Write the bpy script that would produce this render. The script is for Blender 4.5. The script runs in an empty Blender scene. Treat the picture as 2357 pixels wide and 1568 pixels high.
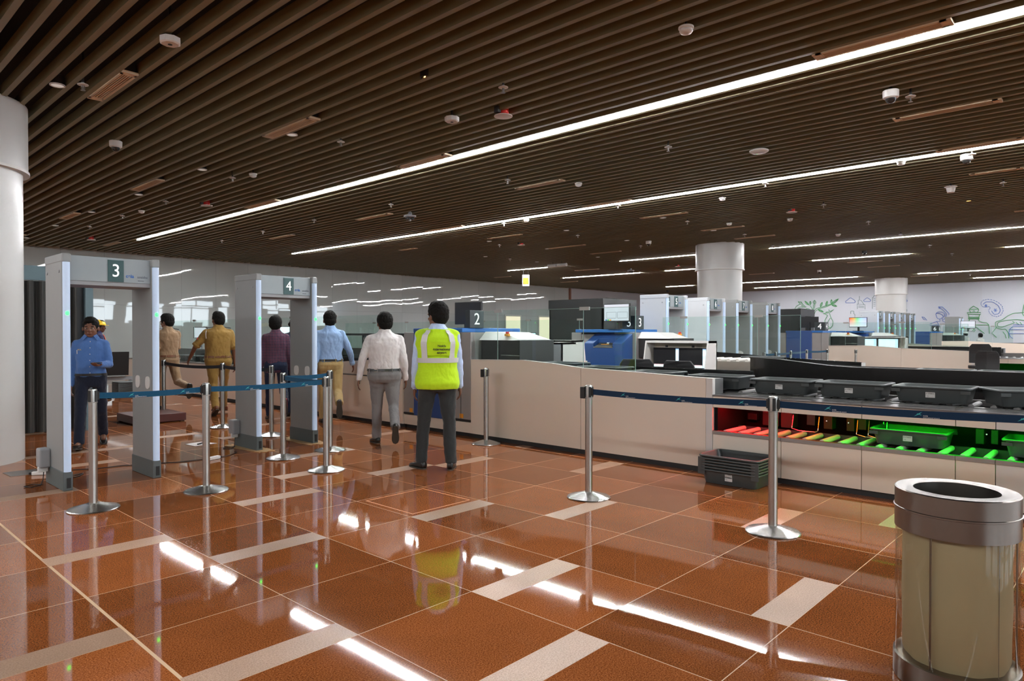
import bpy, bmesh, math, random
from mathutils import Vector, Matrix, Euler
R = math.radians
random.seed(7)
C = bpy.context.scene.collection
scene = bpy.context.scene

# ---------------- camera, world, exposure, large lights ----------------
H_CAM = 1.42
AZ = R(42.93)                      # azimuth of the view, X runs across the lanes, Y along them
cam_d = bpy.data.cameras.new('camera')
cam = bpy.data.objects.new('camera', cam_d); C.objects.link(cam)
cam_d.sensor_width = 36.0
cam_d.lens = 36.0 * 1575.0 / 2357.0
cam_d.clip_start = 0.05; cam_d.clip_end = 200
cam.location = (0, 0, H_CAM)
cam.rotation_euler = (R(90) - math.atan(17.0 / 1575.0), 0, AZ - R(90))
scene.camera = cam

world = bpy.data.worlds.new('world'); scene.world = world; world.use_nodes = True
bg = world.node_tree.nodes['Background']
bg.inputs['Color'].default_value = (0.80, 0.92, 1.0, 1); bg.inputs['Strength'].default_value = 2.6
vs = scene.view_settings
vs.view_transform = 'Standard'; vs.look = 'None'; vs.gamma = 1.0; vs.use_curve_mapping = False
vs.exposure = 0.0
CEIL = 3.95
LAMP = 165.0                       # radiance of the linear ceiling lights
# the linear lamps: (X, [(Y from, Y to), ...])
LIGHTS = [(6.695, [(-5.8, 20.1)]), (11.226, [(-5.8, 20.0)]), (20.19, [(-5.8, 8.3), (9.9, 13.6), (16.2, 19.0)]),
          (24.62, [(-5.8, 3.1), (5.6, 8.6), (13.1, 14.4), (15.6, 19.7)]), (33.09, [(-5.8, 7.2), (9.6, 15.3), (17.7, 19.3)]),
          (37.42, [(-5.8, 5.9), (8.9, 16.2)]), (-2.17, [(-5.8, 20.0)])]

try:
    scene.cycles.use_denoising = True
    scene.cycles.max_bounces = 8; scene.cycles.diffuse_bounces = 4; scene.cycles.glossy_bounces = 4
    scene.cycles.transmission_bounces = 6; scene.cycles.transparent_max_bounces = 16
    scene.cycles.sample_clamp_indirect = 6.0
    scene.cycles.caustics_reflective = False; scene.cycles.caustics_refractive = False
except Exception:
    pass

# ---------------- materials ----------------
MATS = {}
def nmat(name):
    m = bpy.data.materials.new(name); m.use_nodes = True
    nt = m.node_tree; b = nt.nodes['Principled BSDF']
    MATS[name] = m
    return m, nt, b
def L(nt, a, b): nt.links.new(a, b)
def node(nt, t, **kw):
    n = nt.nodes.new(t)
    for k, v in kw.items(): setattr(n, k, v)
    return n
def math_n(nt, op, a=None, b=None, c=None, clamp=False):
    n = nt.nodes.new('ShaderNodeMath'); n.operation = op; n.use_clamp = clamp
    for i, v in enumerate((a, b, c)):
        if v is None: continue
        if isinstance(v, (int, float)): n.inputs[i].default_value = v
        else: nt.links.new(v, n.inputs[i])
    return n.outputs[0]
def mix_c(nt, fac, a, b, mode='MIX'):
    n = nt.nodes.new('ShaderNodeMix'); n.data_type = 'RGBA'; n.blend_type = mode
    for i, v in ((0, fac), (6, a), (7, b)):
        if isinstance(v, (int, float)): n.inputs[i].default_value = v
        elif isinstance(v, tuple): n.inputs[i].default_value = (*v[:3], 1)
        else: nt.links.new(v, n.inputs[i])
    return n.outputs[2]
def noise(nt, scale, detail=3, rough=0.5, vec=None, dist=0.0):
    n = nt.nodes.new('ShaderNodeTexNoise'); n.inputs['Scale'].default_value = scale
    n.inputs['Detail'].default_value = detail; n.inputs['Roughness'].default_value = rough
    n.inputs['Distortion'].default_value = dist
    if vec is not None: nt.links.new(vec, n.inputs['Vector'])
    return n
def ocoord(nt): return nt.nodes.new('ShaderNodeTexCoord').outputs['Object']
def mat(name, col, rough=0.5, metal=0.0, var=0.06, vscale=8.0, bump=0.0, bscale=40.0, bdist=0.003, spec=0.5, aniso=None, coat=0.0, sheen=0.0):
    m, nt, b = nmat(name)
    oc = ocoord(nt)
    n = noise(nt, vscale, 4, 0.6, oc)
    f = math_n(nt, 'MULTIPLY_ADD', n.outputs['Fac'], 2 * var, 1 - var)
    vm = nt.nodes.new('ShaderNodeVectorMath'); vm.operation = 'SCALE'
    vm.inputs[0].default_value = col; nt.links.new(f, vm.inputs['Scale'])
    nt.links.new(vm.outputs[0], b.inputs['Base Color'])
    b.inputs['Roughness'].default_value = rough; b.inputs['Metallic'].default_value = metal
    b.inputs['Specular IOR Level'].default_value = spec
    if coat: b.inputs['Coat Weight'].default_value = coat; b.inputs['Coat Roughness'].default_value = 0.05
    if sheen: b.inputs['Sheen Weight'].default_value = sheen
    if bump:
        bn = noise(nt, bscale, 4, 0.6, oc)
        bp = nt.nodes.new('ShaderNodeBump'); bp.inputs['Strength'].default_value = bump; bp.inputs['Distance'].default_value = bdist
        nt.links.new(bn.outputs['Fac'], bp.inputs['Height']); nt.links.new(bp.outputs[0], b.inputs['Normal'])
    return m
def emat(name, col, strength, base=(0.8, 0.8, 0.8)):
    m, nt, b = nmat(name)
    b.inputs['Base Color'].default_value = (*base, 1)
    b.inputs['Emission Color'].default_value = (*col, 1); b.inputs['Emission Strength'].default_value = strength
    return m
def glass(name, tint=(0.93, 0.98, 0.96), refl=1.0, rough=0.0):
    m, nt, b = nmat(name)
    nt.nodes.remove(b)
    out = nt.nodes['Material Output']
    tr = nt.nodes.new('ShaderNodeBsdfTransparent'); tr.inputs[0].default_value = (*tint, 1)
    gl = nt.nodes.new('ShaderNodeBsdfGlossy'); gl.inputs['Roughness'].default_value = rough
    fr = nt.nodes.new('ShaderNodeFresnel'); fr.inputs['IOR'].default_value = 1.5
    mx = nt.nodes.new('ShaderNodeMixShader')
    fr.inputs['IOR'].default_value = 1.5
    gb = nt.nodes.new('ShaderNodeNewGeometry').outputs['Backfacing']
    front = math_n(nt, 'SUBTRACT', 1.0, gb)
    nt.links.new(math_n(nt, 'MULTIPLY', math_n(nt, 'MULTIPLY', fr.outputs[0], refl, clamp=True), front), mx.inputs[0])
    nt.links.new(tr.outputs[0], mx.inputs[1]); nt.links.new(gl.outputs[0], mx.inputs[2])
    nt.links.new(mx.outputs[0], out.inputs['Surface'])
    return m
def cloth(name, col, folds=0.5, fscale=7.0, rough=0.85, weave=0.0, stretch=(1, 1, 0.55)):
    m, nt, b = nmat(name)
    oc = ocoord(nt)
    mp = nt.nodes.new('ShaderNodeMapping'); mp.inputs['Scale'].default_value = stretch; nt.links.new(oc, mp.inputs[0])
    n1 = noise(nt, fscale, 2, 0.5, mp.outputs[0], 1.2)
    bp = nt.nodes.new('ShaderNodeBump'); bp.inputs['Strength'].default_value = folds; bp.inputs['Distance'].default_value = 0.05
    nt.links.new(n1.outputs['Fac'], bp.inputs['Height']); nt.links.new(bp.outputs[0], b.inputs['Normal'])
    n2 = noise(nt, 60, 3, 0.6, oc)
    f = math_n(nt, 'MULTIPLY_ADD', n2.outputs['Fac'], 0.16, 0.92)
    vm = nt.nodes.new('ShaderNodeVectorMath'); vm.operation = 'SCALE'
    vm.inputs[0].default_value = col; nt.links.new(f, vm.inputs['Scale'])
    nt.links.new(vm.outputs[0], b.inputs['Base Color'])
    b.inputs['Roughness'].default_value = rough; b.inputs['Specular IOR Level'].default_value = 0.25
    b.inputs['Sheen Weight'].default_value = 0.15
    return m

# polished red granite with grout lines, every slab set a hair out of level
def granite(name, c0, c1, c2, rough, tilt, grout=True, streak=0.0):
    m, nt, b = nmat(name)
    oc = ocoord(nt); sp = nt.nodes.new('ShaderNodeSeparateXYZ'); L(nt, oc, sp.inputs[0])
    gx = math_n(nt, 'DIVIDE', math_n(nt, 'SUBTRACT', sp.outputs[0], 1.117), 0.7365)
    gy = math_n(nt, 'DIVIDE', math_n(nt, 'SUBTRACT', sp.outputs[1], 1.265), 0.7245)
    fx, fy = math_n(nt, 'FLOOR', gx), math_n(nt, 'FLOOR', gy)
    cx = nt.nodes.new('ShaderNodeCombineXYZ'); L(nt, fx, cx.inputs[0]); L(nt, fy, cx.inputs[1])
    wn = nt.nodes.new('ShaderNodeTexWhiteNoise'); wn.noise_dimensions = '3D'; L(nt, cx.outputs[0], wn.inputs['Vector'])
    sn = noise(nt, 150, 4, 0.7, oc)
    rmp = nt.nodes.new('ShaderNodeValToRGB'); L(nt, sn.outputs['Fac'], rmp.inputs[0])
    e = rmp.color_ramp.elements; e[0].position = 0.36; e[0].color = (*c0, 1); e[1].position = 0.50; e[1].color = (*c1, 1)
    e2 = rmp.color_ramp.elements.new(0.66); e2.color = (*c2, 1)
    big = noise(nt, 2.2, 4, 0.6, oc)
    br = math_n(nt, 'ADD', math_n(nt, 'MULTIPLY', wn.outputs['Value'], 0.55), math_n(nt, 'MULTIPLY_ADD', big.outputs['Fac'], 0.5, 0.46))
    vm = nt.nodes.new('ShaderNodeVectorMath'); vm.operation = 'SCALE'; L(nt, rmp.outputs[0], vm.inputs[0]); L(nt, br, vm.inputs['Scale'])
    col = vm.outputs[0]
    if streak:
        mp = nt.nodes.new('ShaderNodeMapping'); mp.inputs['Scale'].default_value = (3, 30, 1); L(nt, oc, mp.inputs[0])
        s2 = noise(nt, 3.5, 5, 0.8, mp.outputs[0], 0.6)
        k = math_n(nt, 'MULTIPLY', math_n(nt, 'SUBTRACT', s2.outputs['Fac'], 0.63), 9, clamp=True)
        col = mix_c(nt, math_n(nt, 'MULTIPLY', k, streak), col, (0.10, 0.055, 0.03))
    rg = rough
    if grout:
        dx = math_n(nt, 'MULTIPLY', math_n(nt, 'ABSOLUTE', math_n(nt, 'SUBTRACT', math_n(nt, 'FRACT', math_n(nt, 'ADD', gx, 0.5)), 0.5)), 0.7365)
        dy = math_n(nt, 'MULTIPLY', math_n(nt, 'ABSOLUTE', math_n(nt, 'SUBTRACT', math_n(nt, 'FRACT', math_n(nt, 'ADD', gy, 0.5)), 0.5)), 0.7245)
        g = math_n(nt, 'LESS_THAN', math_n(nt, 'MINIMUM', dx, dy), 0.0022)
        # the wide movement joint
        j = math_n(nt, 'LESS_THAN', math_n(nt, 'ABSOLUTE', math_n(nt, 'SUBTRACT', sp.outputs[0], 1.122)), 0.008)
        g = math_n(nt, 'MAXIMUM', g, j)
        col = mix_c(nt, g, col, (0.60, 0.40, 0.24))
        rg = math_n(nt, 'MULTIPLY_ADD', g, 0.5, rough)
    L(nt, col, b.inputs['Base Color'])
    if isinstance(rg, float): b.inputs['Roughness'].default_value = rg
    else: L(nt, rg, b.inputs['Roughness'])
    b.inputs['IOR'].default_value = 1.55
    # slab tilt and slow waviness of the polish
    v1 = nt.nodes.new('ShaderNodeVectorMath'); v1.operation = 'SUBTRACT'; L(nt, wn.outputs['Color'], v1.inputs[0]); v1.inputs[1].default_value = (0.5, 0.5, 0.5)
    v2 = nt.nodes.new('ShaderNodeVectorMath'); v2.operation = 'MULTIPLY'; L(nt, v1.outputs[0], v2.inputs[0]); v2.inputs[1].default_value = (tilt, tilt, 0)
    wv = noise(nt, 1.6, 1, 0.4, oc)
    v3 = nt.nodes.new('ShaderNodeVectorMath'); v3.operation = 'SUBTRACT'; L(nt, wv.outputs['Color'], v3.inputs[0]); v3.inputs[1].default_value = (0.5, 0.5, 0.5)
    v4 = nt.nodes.new('ShaderNodeVectorMath'); v4.operation = 'MULTIPLY'; L(nt, v3.outputs[0], v4.inputs[0]); v4.inputs[1].default_value = (tilt * 0.45, tilt * 0.45, 0)
    ge = nt.nodes.new('ShaderNodeNewGeometry')
    a1 = nt.nodes.new('ShaderNodeVectorMath'); a1.operation = 'ADD'; L(nt, ge.outputs['Normal'], a1.inputs[0]); L(nt, v2.outputs[0], a1.inputs[1])
    a2 = nt.nodes.new('ShaderNodeVectorMath'); a2.operation = 'ADD'; L(nt, a1.outputs[0], a2.inputs[0]); L(nt, v4.outputs[0], a2.inputs[1])
    nn = nt.nodes.new('ShaderNodeVectorMath'); nn.operation = 'NORMALIZE'; L(nt, a2.outputs[0], nn.inputs[0])
    L(nt, nn.outputs[0], b.inputs['Normal'])
    return m
M_GRAN = granite('red granite', (0.12, 0.030, 0.009), (0.27, 0.080, 0.021), (0.43, 0.155, 0.052), 0.04, 0.0042)
M_STRIP = granite('pink granite strip', (0.27, 0.145, 0.085), (0.42, 0.25, 0.155), (0.52, 0.34, 0.235), 0.38, 0.004, grout=False, streak=0.7)

# glossy white wall cladding in large sheets with slightly wavy faces
def wallmat(name, col, px, pz, ax, rough, wave, line=(0.3, 0.3, 0.3)):
    m, nt, b = nmat(name)
    oc = ocoord(nt); sp = nt.nodes.new('ShaderNodeSeparateXYZ'); L(nt, oc, sp.inputs[0])
    gx = math_n(nt, 'DIVIDE', sp.outputs[ax], px); gz = math_n(nt, 'DIVIDE', sp.outputs[2], pz)
    cx = nt.nodes.new('ShaderNodeCombineXYZ'); L(nt, math_n(nt, 'FLOOR', gx), cx.inputs[0]); L(nt, math_n(nt, 'FLOOR', gz), cx.inputs[2])
    wn = nt.nodes.new('ShaderNodeTexWhiteNoise'); L(nt, cx.outputs[0], wn.inputs['Vector'])
    dx = math_n(nt, 'MULTIPLY', math_n(nt, 'ABSOLUTE', math_n(nt, 'SUBTRACT', math_n(nt, 'FRACT', math_n(nt, 'ADD', gx, 0.5)), 0.5)), px)
    dz = math_n(nt, 'MULTIPLY', math_n(nt, 'ABSOLUTE', math_n(nt, 'SUBTRACT', math_n(nt, 'FRACT', math_n(nt, 'ADD', gz, 0.5)), 0.5)), pz)
    g = math_n(nt, 'LESS_THAN', math_n(nt, 'MINIMUM', dx, dz), 0.004)
    f = math_n(nt, 'MULTIPLY_ADD', wn.outputs['Value'], 0.08, 0.94)
    vm = nt.nodes.new('ShaderNodeVectorMath'); vm.operation = 'SCALE'; vm.inputs[0].default_value = col; L(nt, f, vm.inputs['Scale'])
    L(nt, mix_c(nt, g, vm.outputs[0], line), b.inputs['Base Color'])
    b.inputs['Roughness'].default_value = rough; b.inputs['IOR'].default_value = 1.9 if wave else 1.5
    if wave:
        v1 = nt.nodes.new('ShaderNodeVectorMath'); v1.operation = 'SUBTRACT'; L(nt, wn.outputs['Color'], v1.inputs[0]); v1.inputs[1].default_value = (0.5, 0.5, 0.5)
        n1 = noise(nt, 0.9, 1, 0.4, oc)
        v3 = nt.nodes.new('ShaderNodeVectorMath'); v3.operation = 'SUBTRACT'; L(nt, n1.outputs['Color'], v3.inputs[0]); v3.inputs[1].default_value = (0.5, 0.5, 0.5)
        a0 = nt.nodes.new('ShaderNodeVectorMath'); a0.operation = 'ADD'; L(nt, v1.outputs[0], a0.inputs[0]); L(nt, v3.outputs[0], a0.inputs[1])
        s = nt.nodes.new('ShaderNodeVectorMath'); s.operation = 'SCALE'; L(nt, a0.outputs[0], s.inputs[0]); s.inputs['Scale'].default_value = wave
        ge = nt.nodes.new('ShaderNodeNewGeometry')
        a1 = nt.nodes.new('ShaderNodeVectorMath'); a1.operation = 'ADD'; L(nt, ge.outputs['Normal'], a1.inputs[0]); L(nt, s.outputs[0], a1.inputs[1])
        nn = nt.nodes.new('ShaderNodeVectorMath'); nn.operation = 'NORMALIZE'; L(nt, a1.outputs[0], nn.inputs[0])
        L(nt, nn.outputs[0], b.inputs['Normal'])
    return m
M_WALLG = wallmat('glossy white wall sheets', (0.50, 0.54, 0.52), 1.17, 2.32, 0, 0.02, 0.009)
M_WALLM = wallmat('matt mural wall', (0.50, 0.52, 0.57), 3.0, 9.0, 1, 0.7, 0.0, line=(0.5, 0.5, 0.52))
M_WALLP = mat('plain grey wall', (0.45, 0.45, 0.44), 0.6)
M_SLAT = mat('brown slat', (0.205, 0.182, 0.098), 0.45, var=0.12, vscale=3)
M_VOID = mat('dark plenum', (0.012, 0.010, 0.008), 0.9)
M_LAMP = emat('linear lamp diffuser', (0.97, 0.98, 1.0), LAMP)
M_LAMPB = mat('lamp housing', (0.30, 0.28, 0.27), 0.5)
M_COL = mat('pale column paint', (0.61, 0.61, 0.59), 0.28, var=0.03, vscale=2)
M_WHITE = mat('white laminate', (0.80, 0.71, 0.60), 0.38, var=0.03, vscale=1.5)
M_WHITE2 = mat('bright white panel', (0.70, 0.68, 0.65), 0.35, var=0.02)
M_KICK = mat('black kick strip', (0.02, 0.02, 0.02), 0.5)
M_SEAM = mat('dark seam', (0.16, 0.13, 0.11), 0.8)  # plain dark brown, used for the bin bag seam
M_STEEL = mat('brushed steel', (0.50, 0.49, 0.465), 0.27, 1.0, var=0.05, vscale=30, bump=0.15, bscale=200, bdist=0.0006)
M_STEELD = mat('dull steel', (0.34, 0.32, 0.30), 0.42, 1.0, var=0.06)
M_GMET = mat('grey painted metal', (0.20, 0.20, 0.20), 0.4, 0.3)
M_BACK = mat('black back board', (0.006, 0.006, 0.006), 0.8, spec=0.1)
M_DARK = mat('dark machinery', (0.026, 0.025, 0.024), 0.55)
M_BLACKG = mat('glossy black panel', (0.006, 0.006, 0.006), 0.22, coat=0.3)
M_TRAY = mat('dark grey tray plastic', (0.062, 0.070, 0.070), 0.42, var=0.05, bump=0.12, bscale=300, bdist=0.0006)
M_RUB = mat('black rubber', (0.012, 0.012, 0.012), 0.6)
M_ROLL = mat('pale conveyor roller', (0.72, 0.68, 0.62), 0.45)
M_DECK = mat('dark steel deck', (0.17, 0.165, 0.16), 0.3, 0.6, var=0.1)
M_DET = mat('detector grey panel', (0.26, 0.27, 0.265), 0.42, var=0.03)
M_DETL = mat('detector light panel', (0.50, 0.52, 0.54), 0.4, var=0.02)
M_DETH = mat('detector header blue grey', (0.29, 0.335, 0.35), 0.4)
M_DETB = mat('detector shoe dark', (0.10, 0.12, 0.12), 0.5)
M_TUBE = emat('detector status light bar', (0.55, 0.74, 1.0), 0.20, (0.5, 0.6, 0.75))
M_GLED = emat('green indicator', (0.02, 1.0, 0.06), 6.0, (0.1, 0.5, 0.2))
M_WPLAS = mat('white plastic', (0.72, 0.71, 0.68), 0.4, var=0.02)
M_GPLAS = mat('grey plastic', (0.30, 0.31, 0.32), 0.45)
M_BLUE = mat('scanner dark blue', (0.022, 0.075, 0.26), 0.35, var=0.03)
M_BLUEL = mat('scanner bright blue', (0.02, 0.16, 0.50), 0.4, var=0.02)
M_SCG = mat('scanner grey steel', (0.34, 0.33, 0.32), 0.45, 0.2)
M_SIGN = mat('dark sign box', (0.022, 0.030, 0.032), 0.3)
M_SIGNT = mat('teal sign face', (0.02, 0.075, 0.075), 0.45)
M_TXTW = emat('white sign lettering', (1, 1, 1), 0.55)
M_TXTK = mat('black lettering', (0.01, 0.01, 0.01), 0.6)
M_TXTB = mat('blue lettering', (0.03, 0.14, 0.45), 0.5)
M_TXTG = mat('grey lettering', (0.12, 0.15, 0.17), 0.5)
M_ORANGE = mat('orange sticker', (0.85, 0.36, 0.03), 0.5)
M_RED = mat('red plastic', (0.70, 0.03, 0.02), 0.4)
M_YEL = mat('yellow plastic', (0.85, 0.55, 0.02), 0.35)
M_BELT = cloth('navy belt webbing', (0.006, 0.070, 0.140), 0.05, 30)
M_BELTK = cloth('black belt webbing', (0.012, 0.016, 0.022), 0.05, 30)
M_TEAL = mat('teal print', (0.05, 0.42, 0.42), 0.6)
M_GLASS = glass('clear glass', (0.90, 0.96, 0.94), 1.0)
M_SMOKE = glass('smoked lid', (0.35, 0.37, 0.37), 1.0, 0.03)
M_CLEARP = glass('clear acrylic', (0.93, 0.92, 0.88), 1.0)
M_EDGE = mat('glass edge', (0.35, 0.52, 0.46), 0.2)
M_SCRD = mat('dark screen', (0.02, 0.02, 0.022), 0.12)
M_SCRW = emat('lit white screen', (0.86, 0.90, 1.0), 0.78, (0.1, 0.1, 0.1))
M_STEELB = mat('dark brushed steel', (0.235, 0.215, 0.195), 0.30, 1.0, var=0.06, vscale=30, bump=0.15, bscale=200, bdist=0.0006)
M_ROLLU = mat('grey upper roller', (0.30, 0.29, 0.28), 0.45)
M_SCRC = emat('lit cyan screen', (0.55, 0.90, 0.98), 0.9)
M_SCRB = emat('lit blue screen strip', (0.25, 0.55, 1.0), 0.9)
M_SCRR = emat('red screen line', (0.7, 0.1, 0.15), 0.7)
M_REDL = emat('red lane light', (1.0, 0.004, 0.012), 100.0)
M_ORNL = emat('amber lane light', (1.0, 0.20, 0.005), 22.0)
M_GRNL = emat('green lane light', (0.005, 1.0, 0.01), 55.0)
M_LINER = mat('beige bin liner', (0.36, 0.305, 0.20), 0.6, var=0.12, vscale=3, bump=0.3, bscale=6, bdist=0.01)
M_CURT = cloth('charcoal curtain', (0.065, 0.066, 0.062), 0.2, 3, stretch=(1, 1, 0.1))
M_CUBG = mat('blue grey cubicle frame', (0.12, 0.19, 0.22), 0.5)
M_CUBD = mat('charcoal cubicle panel', (0.030, 0.034, 0.036), 0.45)
M_BOOTH = mat('black booth panel', (0.018, 0.022, 0.022), 0.25, coat=0.2)
M_WOOD = mat('maroon box wood', (0.10, 0.028, 0.024), 0.4)
M_CARD = mat('torn cardboard', (0.45, 0.28, 0.13), 0.9, var=0.2, vscale=20)
M_SEAT = mat('black seat mesh', (0.012, 0.012, 0.013), 0.6)
M_INKG = mat('green mural line', (0.07, 0.30, 0.10), 0.7)
M_INKB = mat('blue mural line', (0.07, 0.15, 0.48), 0.7)
M_INKK = mat('grey mural line', (0.12, 0.20, 0.18), 0.7)
M_WARM = emat('warm lit doorway', (1.0, 0.82, 0.50), 0.85)
M_VENT = mat('vent tan metal', (0.72, 0.58, 0.40), 0.5)
M_SKIN = mat('brown skin', (0.165, 0.066, 0.034), 0.5, var=0.08, vscale=30)
M_SKIN2 = mat('dark brown skin', (0.095, 0.036, 0.020), 0.5, var=0.08, vscale=30)
M_HAIR = mat('black hair', (0.007, 0.006, 0.005), 0.75, spec=0.15, var=0.3, vscale=60, bump=0.8, bscale=120, bdist=0.004)
M_LEATH = mat('black leather', (0.012, 0.010, 0.009), 0.3)
M_LEATB = mat('brown leather', (0.18, 0.060, 0.020), 0.35)
M_SOLE = mat('shoe sole', (0.05, 0.045, 0.035), 0.7)
M_EYE = mat('eye white', (0.6, 0.58, 0.55), 0.3)

# rainbow screen
def rainbow():
    m, nt, b = nmat('rainbow screen')
    gc = nt.nodes.new('ShaderNodeTexCoord').outputs['Generated']
    sp = nt.nodes.new('ShaderNodeSeparateXYZ'); L(nt, gc, sp.inputs[0])
    rmp = nt.nodes.new('ShaderNodeValToRGB'); L(nt, sp.outputs[1], rmp.inputs[0])
    cr = rmp.color_ramp; cr.elements[0].color = (0.55, 0.6, 1, 1); cr.elements[1].color = (1, 0.12, 0.03, 1)
    for p, c in ((0.3, (0.5, 0.8, 1.0, 1)), (0.55, (0.2, 0.8, 0.3, 1)), (0.78, (1, 0.45, 0.05, 1))):
        e = cr.elements.new(p); e.color = c
    cc = mix_c(nt, math_n(nt, 'MULTIPLY_ADD', sp.outputs[2], -1.0, 0.95, clamp=True), rmp.outputs[0], (0.9, 0.95, 1.0))
    L(nt, cc, b.inputs['Emission Color']); b.inputs['Emission Strength'].default_value = 1.1
    b.inputs['Base Color'].default_value = (0, 0, 0, 1)
    return m
M_RAIN = rainbow()
def plaid():
    m = cloth('plaid purple shirt cloth', (0.09, 0.018, 0.04), 0.3, 6)
    nt = m.node_tree; b = nt.nodes['Principled BSDF']
    sp = nt.nodes.new('ShaderNodeSeparateXYZ'); L(nt, ocoord(nt), sp.inputs[0])
    lx = math_n(nt, 'LESS_THAN', math_n(nt, 'FRACT', math_n(nt, 'MULTIPLY', sp.outputs[0], 45)), 0.16)
    lz = math_n(nt, 'LESS_THAN', math_n(nt, 'FRACT', math_n(nt, 'MULTIPLY', sp.outputs[2], 45)), 0.16)
    wx = math_n(nt, 'LESS_THAN', math_n(nt, 'FRACT', math_n(nt, 'MULTIPLY', sp.outputs[0], 22.5)), 0.5)
    wz = math_n(nt, 'LESS_THAN', math_n(nt, 'FRACT', math_n(nt, 'MULTIPLY', sp.outputs[2], 22.5)), 0.5)
    base = mix_c(nt, math_n(nt, 'MULTIPLY', math_n(nt, 'ADD', wx, wz), 0.5), (0.030, 0.009, 0.026), (0.075, 0.014, 0.032))
    L(nt, mix_c(nt, math_n(nt, 'MULTIPLY', math_n(nt, 'MAXIMUM', lx, lz), 0.38), base, (0.34, 0.26, 0.36)), b.inputs['Base Color'])
    return m
M_PLAID = plaid()

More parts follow.
